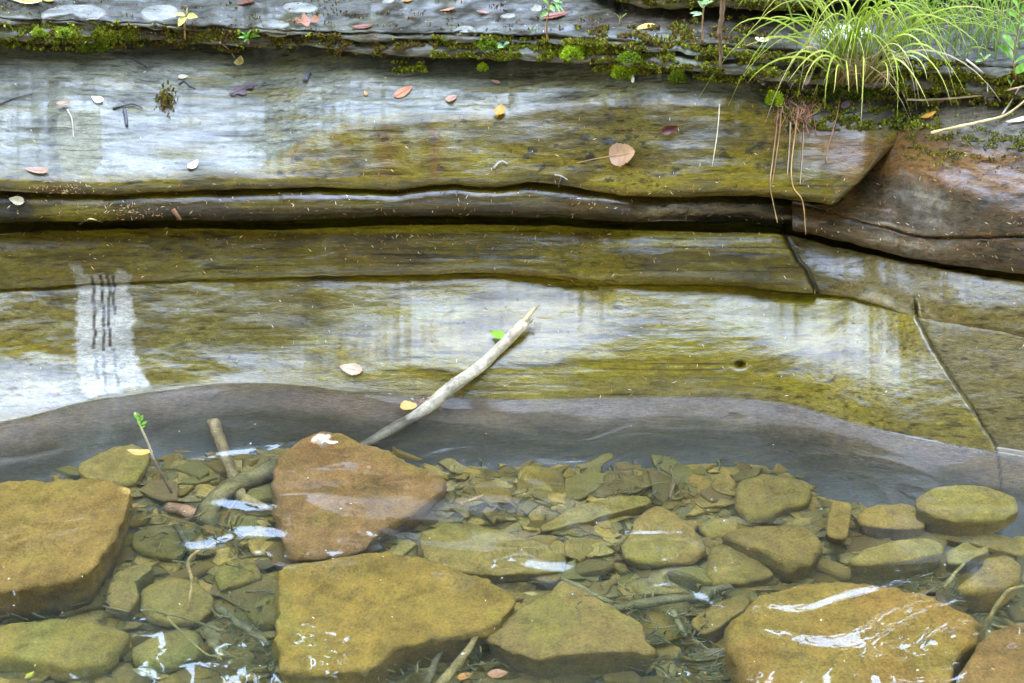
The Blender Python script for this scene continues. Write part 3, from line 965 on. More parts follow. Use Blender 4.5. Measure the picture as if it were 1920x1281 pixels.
def stone(label, pts, zf, zn=None, col=SILT, rnd_edge=0.02, seed=0, cat='stone', group='stones on the stream bed', name='stream_stone', bottom=None, bumpz=None, tilt=0.0, pale=False, rel=0.006):
    zn = zf if zn is None else zn
    zf, zn = (zf * 1.25, zn * 1.25) if zf < -0.02 else (zf - 0.006, zn * 1.15)
    vmin, vmax = min(p[1] for p in pts), max(p[1] for p in pts)
    um = sum(p[0] for p in pts) / len(pts)
    uw = max(p[0] for p in pts) - min(p[0] for p in pts)
    STONE_POLY.append(pts)
    STONE_NAMES.append(label[:min([label.find(k) for k in CUT if k in label] + [len(label)])])
    # resample the traced outline, rounding the corners a little
    q = [np.array(p, float) for p in pts]
    for _ in range(2):
        q = [x for i in range(len(q)) for x in (q[i] * 0.87 + q[(i + 1) % len(q)] * 0.13, q[i] * 0.13 + q[(i + 1) % len(q)] * 0.87)]
    q = np.array(q)
    seg = np.linalg.norm(np.roll(q, -1, 0) - q, axis=1)
    cum = np.concatenate([[0], np.cumsum(seg)])
    n = int(np.clip(cum[-1] / 7, 28, 150))
    s = np.linspace(0, cum[-1], n, endpoint=False)
    qc = np.vstack([q, q[:1]])
    pu, pv = np.interp(s, cum, qc[:, 0]), np.interp(s, cum, qc[:, 1])
    def zt(u, v):
        t = (v - vmin) / max(1, vmax - vmin)
        return zf + (zn - zf) * t + tilt * (u - um) / max(1, uw)
    z0 = zt(pu, pv)
    x, y, z = at_z(pu, pv, z0)
    sc_ = 1 + 0.045 * fbm(s / 26.0, 0.3, seed * 1.7, 4, seed + 300, 0.6)
    cx, cy_ = x.mean(), y.mean()
    cz = z.mean()
    x, y = cx + (x - cx) * sc_, cy_ + (y - cy_) * sc_
    size = max(np.ptp(x), np.ptp(y))
    zb = float(zbed(cx, cy_)) - 0.012 if bottom is None else bottom
    e = min(rnd_edge * 0.62, 0.3 * size)
    lim = e / (0.5 * size)
    rings = [(r_, 0.0) for r_ in (0.0, 0.1, 0.2, 0.3, 0.4, 0.49, 0.58, 0.66, 0.74, 0.80, 0.86)]
    rings = [(r * (1 - lim) / 0.86, 0.0) for r, _ in rings]
    rings += [(1 - lim * 0.55, 0.16), (1 - lim * 0.25, 0.36), (1 - lim * 0.06, 0.66), (1.0, 1.0), (1.0, 1.4), (0.995, 1.9), (0.985, 2.4), (0.97, 3.0), (0.95, 3.7), (0.92, 4.5), (0.88, 5.5)]
    Vv, cc = [], []
    drop = e * 0.8
    for (r, dz) in rings[1:]:
        xr, yr = cx + (x - cx) * r, cy_ + (y - cy_) * r
        zr = cz + (z - cz) * r
        if dz <= 1.0:
            zr = zr - drop * dz
        else:
            t = (dz - 1.0) / 4.5
            zr = (zr - drop) * (1 - t) + zb * t
            k = 1 + 0.05 * fbm(s / 40.0, dz * 2.6, seed, 3, seed + 320)
            xr, yr = cx + (xr - cx) * k, cy_ + (yr - cy_) * k
        Vv.append(np.stack([xr, yr, zr], -1))
    Vv = np.array(Vv)
    wgt = np.array([1.0 if dz <= 1 else 0.5 for r, dz in rings[1:]])[:, None]
    Vv[..., 2] += rel * wgt * fbm(Vv[..., 0] * 9, Vv[..., 1] * 9, seed * 2.1, 3, seed + 340) * min(1.5, size * 4)
    Vv[..., 2] += rel * 0.4 * wgt * fbm(Vv[..., 0] * 40, Vv[..., 1] * 40, seed * 2.1, 3, seed + 350)
    tt = fbm(Vv[..., 0] * 5 + seed, Vv[..., 1] * 7, seed * 1.3, 4, seed + 355) * 2.2
    tt = np.floor(tt) + sstep(0.82, 1.0, tt - np.floor(tt))
    Vv[..., 2] += 0.0075 * wgt * tt * min(1.0, size * 3)
    c0 = np.array([[cx, cy_, Vv[0, :, 2].mean()]])
    if bumpz:
        bu, bv, bh, br = bumpz
        b = P3(bu, bv, 0.0)
        d2 = ((Vv[..., 0] - b.x) ** 2 + (Vv[..., 1] - b.y) ** 2) / br ** 2
        Vv[..., 2] += bh * np.exp(-d2)
    VV = np.vstack([c0, Vv.reshape(-1, 3)])
    nrg = len(rings) - 1
    F = [(0, 1 + i, 1 + (i + 1) % n) for i in range(n)]
    quads = []
    for k in range(nrg - 1):
        a = 1 + k * n
        for i in range(n):
            quads.append((a + i, a + n + i, a + n + (i + 1) % n, a + (i + 1) % n))
    faces = F + quads + [tuple(1 + (nrg - 1) * n + i for i in range(n))[::-1]]
    nn = fbm(VV[:, 0] * 6, VV[:, 1] * 6, VV[:, 2] * 6 + seed, 4, seed + 360)
    C = np.zeros((len(VV), 3)) + np.asarray(col)
    hr = np.random.default_rng(seed + 77).uniform(-1, 1, 3)
    C = C * (1 + np.array((0.06, 0.05, 0.25)) * hr)
    C = mixc(C, np.asarray(col) * 0.55, sstep(0.0, 0.8, nn) * 0.55)
    C = mixc(C, np.asarray(col) * np.array((0.85, 1.05, 0.8)), sstep(0.0, 0.7, -nn) * 0.6)
    low = sstep(0.0, 1.0, (cz - e - VV[:, 2]) / max(0.02, cz - zb))
    if pale:
        C = mixc(C, (0.34, 0.32, 0.27), sstep(0.000, 0.006, VV[:, 2]))
    org = np.array((cx, cy_, zb))
    o = mesh_obj(name, [tuple(v - org) for v in VV], faces, M_SILT, None, True, C)
    o.location = org
    tag(o, label, cat, group)
    return o

stone('large orange brown boulder just under the surface at the left edge', [(-70, 905), (60, 897), (150, 895), (215, 903), (248, 925), (238, 965), (212, 1015), (188, 1052), (168, 1082), (60, 1104), (-70, 1115)], -0.006, -0.03, ORANGE, 0.018, 1, rel=0.012)
stone('big brown stone with a pale dry tip breaking the surface below the stick', [(507, 885), (522, 852), (560, 826), (600, 810), (640, 814), (690, 828), (740, 850), (800, 875), (832, 892), (825, 920), (770, 962), (700, 1003), (690, 1020), (610, 1045), (542, 1040), (522, 980), (512, 925)], -0.012, -0.10, ORANGE * 0.9, 0.03, 2, bumpz=(604, 826, 0.036, 0.055), pale=True)
stone('largest flat olive slab in the bottom middle of the pool', [(525, 1052), (600, 1045), (720, 1030), (790, 1038), (840, 1052), (900, 1075), (950, 1100), (965, 1120), (935, 1160), (900, 1178), (800, 1200), (740, 1222), (690, 1250), (620, 1264), (525, 1258), (517, 1200), (520, 1100)], -0.055, -0.075, SILT, 0.022, 3, tilt=-0.01)
stone('kite shaped flat slab with a dark layered front edge', [(1055, 1088), (1100, 1105), (1170, 1150), (1207, 1170), (1205, 1195), (1238, 1226), (1100, 1228), (1010, 1235), (940, 1215), (915, 1198), (925, 1170), (985, 1130), (1020, 1110)], -0.10, -0.10, SILT * 0.95, 0.012, 4)
stone('huge rounded orange boulder in the bottom corner with a mossy green flank', [(1372, 1150), (1420, 1115), (1500, 1085), (1580, 1080), (1680, 1092), (1760, 1115), (1840, 1150), (1850, 1180), (1800, 1220), (1780, 1300), (1600, 1350), (1440, 1340), (1400, 1260), (1362, 1190)], -0.03, -0.035, ORANGE * 0.95, 0.06, 5, tilt=0.03)
stone('orange boulder cut off by the bottom right corner of the picture', [(1835, 1200), (1870, 1172), (1960, 1150), (2010, 1340), (1760, 1350), (1795, 1270)], -0.03, -0.03, ORANGE * 0.9, 0.04, 6)
stone('wide flat stone under the ripples behind the largest slab', [(780, 1000), (830, 975), (900, 978), (960, 995), (1010, 1015), (1060, 1035), (1066, 1055), (1000, 1075), (930, 1080), (860, 1070), (800, 1050)], -0.115, -0.115, SILT * 0.95, 0.02, 7)
stone('long tilted slab with a sharp shaded front edge in mid pool', [(1010, 985), (1080, 945), (1150, 932), (1215, 928), (1224, 942), (1150, 964), (1060, 984), (1020, 993)], -0.095, -0.115, SILT, 0.008, 8)
stone('triangular flat slab in the rippled middle of the pool', [(1235, 945), (1270, 965), (1310, 1000), (1326, 1030), (1290, 1050), (1200, 1058), (1165, 1042), (1175, 1000), (1205, 958)], -0.12, -0.12, SILT, 0.018, 9)
stone('upright squarish slab standing near the shaded rock foot', [(975, 872), (1055, 880), (1060, 930), (1045, 958), (960, 958), (965, 920)], -0.10, -0.13, SILT * 0.85, 0.014, 10)
stone('rounded block with a notch on top, below the slanting joint', [(1385, 900), (1430, 885), (1500, 895), (1522, 915), (1515, 945), (1470, 950), (1445, 972), (1400, 968), (1375, 945)], -0.09, -0.10, SILT * 0.95, 0.035, 11)
stone('smooth rounded stone with a dark fuzzy underside in the right half', [(1350, 995), (1380, 983), (1450, 980), (1500, 975), (1535, 1000), (1543, 1025), (1520, 1052), (1480, 1060), (1430, 1035), (1380, 1015)], -0.07, -0.08, SILT, 0.035, 12)
stone('low rounded stone partly under the ripples beside the fuzzy stone', [(1330, 1025), (1360, 1017), (1410, 1030), (1440, 1055), (1453, 1075), (1400, 1090), (1340, 1092), (1320, 1070)], -0.11, -0.115, SILT, 0.03, 13)
stone('lens shaped stone with a split line along its front', [(1590, 1050), (1620, 1025), (1680, 1010), (1740, 1005), (1768, 1020), (1765, 1038), (1720, 1052), (1650, 1060), (1600, 1060)], -0.075, -0.085, SILT, 0.022, 14)
stone('short upright brick shaped stone with a black hollow under it', [(1560, 935), (1598, 940), (1596, 975), (1586, 1012), (1549, 1004), (1552, 965)], -0.075, -0.09, SILT * 0.9, 0.016, 15, bottom=-0.15)
stone('flat pale stone beside the brick shaped stone', [(1610, 965), (1640, 945), (1700, 945), (1735, 965), (1735, 990), (1660, 988), (1615, 980)], -0.10, -0.10, SILT * 1.05, 0.015, 16)
stone('broad flat topped rock near the right edge under the bank', [(1715, 930), (1760, 910), (1850, 908), (1905, 925), (1914, 955), (1880, 973), (1800, 978), (1750, 970), (1715, 950)], -0.05, -0.065, SILT, 0.02, 17)
stone('long sloping slab at the right edge below the flat topped rock', [(1740, 990), (1800, 988), (1880, 990), (1920, 1000), (1970, 1030), (1920, 1040), (1820, 1015), (1750, 1005)], -0.12, -0.12, SILT, 0.02, 18)
stone('blocky stone with a rounded ridge at the right edge', [(1850, 1042), (1890, 1038), (1917, 1055), (1912, 1085), (1882, 1110), (1830, 1113), (1790, 1103), (1810, 1085), (1840, 1060)], -0.085, -0.10, SILT, 0.03, 19)
stone('angular block leaning against the huge rounded boulder', [(1290, 1165), (1340, 1130), (1400, 1112), (1408, 1130), (1345, 1180), (1320, 1188)], -0.11, -0.12, SILT * 0.95, 0.012, 20)
stone('large smooth olive stone in the bottom left corner', [(-70, 1178), (60, 1166), (150, 1160), (210, 1170), (243, 1195), (230, 1220), (190, 1248), (130, 1262), (80, 1245), (0, 1235), (-70, 1232)], -0.12, -0.14, GREENISH, 0.045, 21)
stone('egg shaped stone beside the bottom left stone', [(240, 1215), (280, 1190), (330, 1172), (370, 1172), (382, 1195), (375, 1220), (330, 1245), (280, 1246), (245, 1235)], -0.14, -0.15, GREENISH, 0.045, 22)
stone('round flat stone crossed by a thin twig at lower left', [(265, 1095), (320, 1075), (370, 1085), (398, 1110), (400, 1140), (370, 1165), (300, 1165), (262, 1140)], -0.13, -0.14, GREENISH, 0.035, 23)
stone('curved narrow stone tucked beside the left boulder', [(215, 1070), (270, 1055), (290, 1065), (255, 1090), (262, 1120), (240, 1145), (200, 1140), (195, 1110)], -0.11, -0.13, GREENISH, 0.02, 24)
stone('pale yellowish stone in the reflection of the white stain', [(148, 865), (200, 838), (250, 830), (282, 845), (275, 875), (250, 905), (170, 908), (145, 885)], -0.09, -0.10, SILT * 1.1, 0.025, 25)
stone('smooth oval stone half hidden beside the largest slab', [(458, 1145), (490, 1115), (525, 1103), (530, 1165), (480, 1170)], -0.13, -0.14, GREENISH * 0.85, 0.04, 26)
stone('knobbly pitted lump between twigs at lower left', [(400, 1070), (440, 1055), (485, 1060), (492, 1080), (450, 1095), (410, 1105)], -0.12, -0.13, GREENISH, 0.02, 27, rel=0.016)
stone('dark flat stone under the bright ripples beside the left boulder', [(250, 1000), (290, 980), (340, 990), (350, 1030), (330, 1050), (270, 1040), (245, 1025)], -0.13, -0.13, GREENISH * 0.7, 0.02, 28)
stone('small angular stone left of the notched block', [(1268, 900), (1300, 885), (1335, 890), (1340, 915), (1310, 935), (1280, 930)], -0.12, -0.13, SILT, 0.018, 29)
stone('small flat flake wedged beside the notched block', [(1330, 890), (1360, 880), (1382, 905), (1360, 928), (1335, 915)], -0.115, -0.12, SILT * 1.05, 0.008, 30)
stone('thin pale slab among shale flakes under the bank', [(1110, 882), (1180, 868), (1235, 872), (1242, 886), (1170, 897), (1120, 897)], -0.13, -0.13, SILT, 0.008, 31)
stone('olive flat stone in the shadowed ripples in front of the triangular slab', [(1180, 1068), (1260, 1062), (1300, 1085), (1300, 1110), (1200, 1115), (1170, 1092)], -0.15, -0.15, GREENISH, 0.02, 32)
stone('small flat stone touching the tip of the kite shaped slab', [(985, 1085), (1010, 1072), (1050, 1070), (1062, 1085), (1030, 1097)], -0.14, -0.14, SILT, 0.012, 33)
stone('flat stone between the long tilted slab and the triangular slab', [(1070, 1002), (1140, 987), (1162, 1000), (1160, 1035), (1080, 1045), (1060, 1025)], -0.14, -0.14, SILT * 0.9, 0.015, 34)
stone('ragged pale stone beside the lens shaped stone', [(1775, 1035), (1810, 1015), (1835, 1030), (1857, 1022), (1850, 1038), (1800, 1060), (1775, 1055)], -0.11, -0.11, SILT * 1.05, 0.01, 35)
stone('dark rounded stone in the hollow beneath the lens shaped stone', [(1655, 1085), (1700, 1064), (1748, 1067), (1758, 1088), (1700, 1097)], -0.15, -0.16, SILT * 0.7, 0.03, 36)
stone('small lumpy stone at the bottom edge left of the largest slab', [(385, 1252), (430, 1232), (475, 1240), (480, 1260), (420, 1274), (385, 1268)], -0.17, -0.18, GREENISH, 0.03, 37)
stone('pale flat slab along the bottom edge under the largest slab', [(590, 1310), (640, 1272), (720, 1262), (800, 1256), (860, 1270), (900, 1315)], -0.16, -0.16, GREENISH * 1.1, 0.012, 38)
stone('small pale pebble slab in the twiggy hollow left of the huge boulder', [(1320, 1217), (1350, 1210), (1380, 1225), (1387, 1244), (1340, 1240)], -0.18, -0.18, GREENISH, 0.008, 39)
stone('narrow slab at the very bottom middle', [(860, 1290), (930, 1262), (1020, 1268), (1060, 1300), (960, 1330)], -0.18, -0.18, GREENISH * 0.95, 0.012, 40)
stone('flat stone in the dim water right of the big pale tipped stone', [(835, 905), (870, 890), (905, 895), (900, 925), (850, 940)], -0.13, -0.13, GREENISH * 0.9, 0.012, 41)
stone('olive stone behind the fuzzy stone at the end of the flakes', [(1305, 985), (1340, 970), (1390, 975), (1380, 1000), (1330, 1010)], -0.13, -0.13, SILT, 0.015, 42)
stone('long low stone under the flat topped rock', [(1745, 985), (1800, 975), (1870, 978), (1865, 995), (1790, 1000)], -0.12, -0.12, SILT * 0.8, 0.012, 43)

# ---- smaller pebbles and shale flakes, each on its own
PEB = []
def pebble_mesh(seed, flat):
    r = np.random.default_rng(seed)
    n = 9
    an = np.sort((np.arange(n) + r.uniform(-0.38, 0.38, n)) * 2 * np.pi / n)
    rad = 1 + 0.24 * r.normal(size=n).clip(-1.4, 1.4)
    el = r.uniform(0.45, 0.9)
    v = []
    for (k, z) in ((0.80, 0.5), (0.96, 0.36), (1.0, 0.0), (0.9, -0.5)):
        for a, q in zip(an, rad):
            v.append((math.cos(a) * q * k * 0.5, math.sin(a) * q * k * el * 0.5, z * flat + 0.06 * r.normal() * flat))
    f = [tuple(range(n))]
    for k in range(3):
        for i in range(n):
            f.append((k * n + i, (k + 1) * n + i, (k + 1) * n + (i + 1) % n, k * n + (i + 1) % n))
    f.append(tuple(3 * n + i for i in range(n))[::-1])
    return v, f
PEB_ME = []
ROUNDISH = set()
for k in range(14):
    v, f = pebble_mesh(500 + k, [0.14, 0.22, 0.18, 0.32][k % 4])
    me = bpy.data.meshes.new('pebble')
    me.from_pydata(v, [], f)
    a = me.color_attributes.new('Col', 'FLOAT_COLOR', 'POINT')
    cc = np.ones((len(me.vertices), 4), np.float32)
    cc[:, :3] = (GREENISH, SILT, SILT * 0.75, GREENISH * 1.2)[k % 4] * rng.uniform(0.75, 1.2, 3) ** np.array((0.6, 0.5, 1.0))
    a.data.foreach_set('color', cc.ravel())
    me.materials.append(M_SILT)
    PEB_ME.append(me)
    if k % 4 == 3: ROUNDISH.add(me.name)

def under_stone(u, v):
    for pts in STONE_POLY:
        if in_poly(np.array([float(u)]), np.array([float(v)]), pts)[0]:
            return True
    return False

cu_, cv_ = rng.uniform(-20, 1940, 9000), rng.uniform(850, 1290, 9000)
ok = cv_ > WATERLINE(cu_) + 95
for pts in STONE_POLY:
    ok &= ~in_poly(cu_, cv_, pts)
cu_, cv_ = cu_[ok], cv_[ok]
cx_, cy2, _ = at_z(cu_, cv_, -0.16)
cz_ = zbed(cx_, cy2)
taken = np.zeros((0, 3))
for u, v, x, y, z in zip(cu_, cv_, cx_, cy2, cz_):
    if len(taken) >= 285: break
    sz = rnd.choice((0.03, 0.036, 0.044, 0.055, 0.07, 0.09, 0.12))
    if len(taken) and np.any((u - taken[:, 0]) ** 2 + ((v - taken[:, 1]) * 1.7) ** 2 < ((sz + taken[:, 2]) * 235) ** 2): continue
    o = bpy.data.objects.new('pebble', rnd.choice(PEB_ME))
    o.location = (x, y, z + 0.10 * sz + rnd.uniform(0, 0.012))
    o.scale = (sz * rnd.uniform(0.9, 1.5), sz * rnd.uniform(0.8, 1.2), sz * rnd.uniform(0.7, 1.1))
    o.rotation_euler = (rnd.gauss(0, 0.22), rnd.gauss(0, 0.22), rnd.uniform(0, 6.28))
    COL.objects.link(o)
    ctr = [(sum(q[0] for q in p_) / len(p_), sum(q[1] for q in p_) / len(p_)) for p_ in STONE_POLY] if not len(taken) else ctr
    j_ = min([i_ for i_ in range(len(ctr)) if STONE_NAMES.count(STONE_NAMES[i_]) == 1], key=lambda i_: (u - ctr[i_][0]) ** 2 + ((v - ctr[i_][1]) * 1.5) ** 2)
    du_, dv_ = u - ctr[j_][0], (v - ctr[j_][1]) * 1.5
    where = ('right of' if du_ > 0 else 'left of') if abs(du_) > abs(dv_) else ('in front of' if dv_ > 0 else 'behind')
    size_w = 'small' if sz < 0.04 else ('hand sized' if sz > 0.08 else 'mid sized')
    tag(o, ('%s silty %s %s the %s' % (size_w, 'pebble' if o.data.name in ROUNDISH else 'shale flake', where, STONE_NAMES[j_])), 'pebble', 'pebbles on the stream bed')
    taken = np.vstack([taken, (u, v, sz)])

# ---- finer gravel: nobody could count it
N = 12500
gu, gv_ = rng.uniform(-260, 2180, N), rng.uniform(845, 1400, N)
ok = gv_ > WATERLINE(gu) + 85
gu, gv_ = gu[ok], gv_[ok]
N = len(gu)
gx_, gy_, _ = at_z(gu, gv_, -0.17)
gz_ = zbed(gx_, gy_) + 0.003
base_v = [pebble_mesh(700 + k, 0.28) for k in range(8)]
gv, gf, gc = [], [], []
for i in range(N):
    s_ = rnd.uniform(0.009, 0.030) if i % 7 else rnd.uniform(0.035, 0.075)
    pv, pf = base_v[i % 8]
    an = rnd.uniform(0, 6.28)
    ca, sa = math.cos(an), math.sin(an)
    tx, ty = rnd.gauss(0, 0.35), rnd.gauss(0, 0.35)
    A = np.array(pv)
    o0 = 36 * i
    gv.append(np.stack([gx_[i] + (A[:, 0] * ca - A[:, 1] * sa) * s_ * 1.3, gy_[i] + (A[:, 0] * sa + A[:, 1] * ca) * s_, gz_[i] + (0.006 if s_ > 0.033 else 0) + (A[:, 2] + (A[:, 0] * tx + A[:, 1] * ty) * (0.5 if s_ > 0.033 else 1)) * s_ * 0.7], -1))
    gf += [tuple(k + o0 for k in f) for f in pf]
    gc.append(np.repeat(((GREENISH, SILT * 0.85, SILT * 1.1, GREENISH * 0.7)[i % 4] * rnd.uniform(0.75, 1.25))[None], 36, 0))
gv, gc = np.vstack(gv), np.vstack(gc)
gravel = mesh_obj('gravel', gv.tolist(), gf, M_SILT, None, False, gc)
tag(gravel, 'fine shale gravel filling the gaps of the stream bed', 'gravel', None, 'stuff')
# ================================================================== THE WOODS ROUND THE CREEK (unseen; mirrored in water and wet rock, shaped to limit the sky)
M_LEAVES = attr_mat('tree_leaves', 0.6, 0.35, 0.3)
wv, wf, wc = [], [], []
def add_tree(x, y, z0, h, cr, nl, seed):
    r = np.random.default_rng(seed)
    n = 7
    for k, (t, rad) in enumerate(((0, 0.16), (0.5, 0.11), (1.0, 0.03))):
        for i in range(n):
            a = 2 * math.pi * i / n
            wv.append((x + math.cos(a) * rad * h / 9 + 0.1 * math.sin(t * 3 + seed), y + math.sin(a) * rad * h / 9, z0 + t * h * 0.92)); wc.append((0.05, 0.04, 0.03))
    o0 = len(wv) - 3 * n
    for k in range(2):
        for i in range(n):
            wf.append((o0 + k * n + i, o0 + k * n + (i + 1) % n, o0 + (k + 1) * n + (i + 1) % n, o0 + (k + 1) * n + i))
    nc = 22
    cent = r.normal(size=(nc, 3))
    cent /= np.linalg.norm(cent, axis=1, keepdims=True)
    cent *= r.uniform(0.3, 0.95, (nc, 1))
    for i in range(nl):
        c = cent[i % nc]
        p = c + r.normal(size=3) * 0.22
        px, py, pz = x + p[0] * cr, y + p[1] * cr, z0 + h * 0.58 + p[2] * h * 0.44
        if pz < z0 + 0.2: continue
        s_ = r.uniform(0.075, 0.15)
        a, b = r.normal(size=3), r.normal(size=3)
        a /= np.linalg.norm(a); b -= a * b.dot(a); b /= np.linalg.norm(b)
        a, b = a * s_ * 1.5, b * s_
        o1 = len(wv)
        q = np.array((px, py, pz))
        for d in (-a - b * 0.3, b * 0.9 - a * 0.1, a + b * 0.2, -b * 0.9 + a * 0.1):
            wv.append(tuple(q + d))
        g = r.uniform(0.7, 1.2)
        col = (0.06 * g, 0.095 * g, 0.018 * g) if r.random() < 0.8 else (0.14 * g, 0.12 * g, 0.02 * g)
        wc.extend([col] * 4)
        wf.append((o1, o1 + 1, o1 + 2, o1 + 3))
tr = random.Random(5)
for i in range(22):
    x = -15 + 30 * (i + tr.uniform(-0.3, 0.3)) / 21
    y = tr.uniform(9.0, 12.5)
    add_tree(x, y, 0.8 + (y - 4.55) * 0.32 - 0.3, tr.uniform(6.4, 7.6) if x < -2.5 else tr.uniform(4.6, 5.7), tr.uniform(1.5, 2.1), 2600, 900 + i)
for i in range(22):  # rear row made tall to block sky reflected by the steeper rock
    x = -15 + 30 * (i + tr.uniform(-0.3, 0.3)) / 21
    y = tr.uniform(-7.0, -5.2)
    add_tree(x, y, -0.3 + (-y - 3.6) * 0.28 - 0.3, tr.uniform(13.5, 16), tr.uniform(1.8, 2.5), 3300, 940 + i)
for i in range(16):
    x = -13 + 26 * (i + tr.uniform(-0.3, 0.3)) / 15
    add_tree(x, tr.uniform(13.5, 15.5), 3.0, tr.uniform(6.5, 7.5), 1.9, 1900, 1100 + i)
for i in range(18):  # unseen side rows added close in to narrow the sky and cut diffuse light
    sx = (-1) ** i
    add_tree(sx * tr.uniform(4.6, 6.0), -6 + 14 * (i // 2) / 8 + tr.uniform(-0.4, 0.4), 0.2, tr.uniform(9, 11), 2.3, 2400, 980 + i)
woods = mesh_obj('woods', wv, wf, M_LEAVES, None, False, np.array(wc))
tag(woods, 'unseen green woods on both sides of the creek, mirrored in water, blocking sky light', 'woods', None, 'stuff')
# ================================================================== MOSS
M_MOSS = attr_mat('moss_fronds', 0.75, 0.3, 0.2)
mv, mf, mc = [], [], []
def frond(V_, F_, C_, p, n, size, col, r, spread=1.0):
    d = (n * 0.8 + Vector((r.gauss(0, 0.5), r.gauss(0, 0.5), 0.5 + r.gauss(0, 0.3))) * spread).normalized()
    s = d.cross(Vector((r.gauss(0, 1), r.gauss(0, 1), r.gauss(0, 1))))
    if s.length < 1e-3: return
    s.normalize()
    o = len(V_)
    V_.extend([p - s * size * 0.22, p + s * size * 0.22, p + d * size * 0.7 + s * size * 0.30, p + d * size, p + d * size * 0.7 - s * size * 0.30])
    F_.append((o, o + 1, o + 2, o + 3, o + 4))
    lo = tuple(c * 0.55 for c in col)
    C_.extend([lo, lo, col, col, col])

MOSS_TONE = [(0.36, 0.42, 0.02), (0.25, 0.28, 0.018), (0.16, 0.17, 0.016), (0.15, 0.09, 0.022), (0.08, 0.055, 0.018), (0.20, 0.09, 0.03)]
def carpet(n, u0, u1, vf, wts, size=(0.005, 0.011), seed=0, dens=0.0):
    r = random.Random(seed)
    f_ = vf(r)
    us_ = np.array([r.uniform(u0, u1) for _ in range(n)])
    vs2 = np.array([f_(u) for u in us_])
    ok_ = fbm(us_ / 26, vs2 / 9, 0.4, 3, 400 + seed) >= dens
    us_, vs2 = us_[ok_], vs2[ok_]
    ts_ = fbm(us_ / 45, vs2 / 12, 0.9, 3, 420 + seed)
    for u, v, t in zip(us_, vs2, ts_):
        p, nn = rock_hit(u, v)
        if p is None: continue
        w = [max(0.01, a + (t if k < 2 else -t) * 0.5) for k, a in enumerate(wts)]
        col = r.choices(MOSS_TONE, w)[0]
        g = r.uniform(0.75, 1.25)
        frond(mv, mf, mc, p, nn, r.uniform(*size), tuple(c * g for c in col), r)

UG = np.arange(-60, 2000, 4.0)
def between(a, b, lo, hi):
    A, B = a(UG) + lo, b(UG) + hi
    return lambda r: (lambda u: (lambda x, y: x + (y - x) * r.random())(np.interp(u, UG, A), np.interp(u, UG, B)))

carpet(4940, -20, 260, between(M2, M1, -4, 6), (4, 4, 3, 2, 1, 1), seed=1, dens=-0.03)
carpet(3420, 130, 245, lambda r: (lambda u: r.uniform(44, 82)), (5, 4, 3, 2, 1, 1), seed=2, dens=-0.08)
carpet(7220, 250, 640, between(M3, M1, 4, 6), (1.5, 2, 3, 4, 3, 3), seed=3, dens=0.12)
carpet(2850, 640, 820, between(M2, M1, -6, -4), (0.5, 1, 2, 3, 4, 3), seed=4, dens=0.27)
carpet(6840, 810, 1130, between(M3, M1, 2, -6), (4, 4, 4, 2, 1, 0.7), seed=5, dens=0.02)
carpet(11400, 1110, 1430, between(M3, M1, -2, 8), (3, 4, 4, 3, 2, 1.5), seed=6, dens=0.07)
carpet(13300, 1420, 1760, between(M3, M1, 0, 14), (3, 4, 5, 3, 2, 1), seed=7, dens=0.02)
carpet(7980, 1740, 1960, between(M3, M1, -6, 12), (2, 3, 5, 3, 2, 1), seed=8, dens=0.07)
carpet(7220, 1470, 1760, lambda r: (lambda u: r.uniform(172, 245)), (2, 3, 4, 2, 2, 0.5), seed=9, dens=0.22)
carpet(5200, 1690, 1960, lambda r: (lambda u: r.gauss(262, 22) + (u - 1690) * 0.06), (2, 2, 4, 2, 2, 0.5), seed=10, dens=0.12, size=(0.003, 0.007))
carpet(2660, 1080, 1300, lambda r: (lambda u: r.uniform(50, 90)), (1, 1, 3, 5, 2, 2), seed=11, dens=0.17)
carpet(3040, 1150, 1560, between(UOB, UOB, -14, 0), (1, 2, 4, 3, 2, 1), seed=12, dens=-0.08)
carpet(420, 735, 803, lambda r: (lambda u: r.gauss(128, 5)), (3, 3, 3, 2, 1, 0), seed=13, dens=0.02)
carpet(2850, 1200, 1440, lambda r: (lambda u: r.uniform(34, 84)), (1, 1, 2, 3, 3, 2), seed=15, dens=0.27)
carpet(5200, -20, 1130, lambda r: (lambda u: r.uniform(-6, 58)), (0.2, 0.4, 0.8, 3, 4, 2), seed=16, dens=0.40, size=(0.003, 0.008))
r14 = random.Random(14)
for _ in range(190):
    a_ = r14.gauss(0, 1)
    u, v = 313 + a_ * 7 + r14.gauss(0, 4), 188 + r14.gauss(0, 11)
    p, nn = rock_hit(u, v)
    if p is not None: frond(mv, mf, mc, p, nn, r14.uniform(0.006, 0.014), r14.choice(MOSS_TONE[2:]), r14, 1.4)
moss = mesh_obj('moss', mv, mf, M_MOSS, None, False, np.array(mc))
tag(moss, 'green and brown moss carpeting the thin ledges of the bank', 'moss', None, 'stuff')

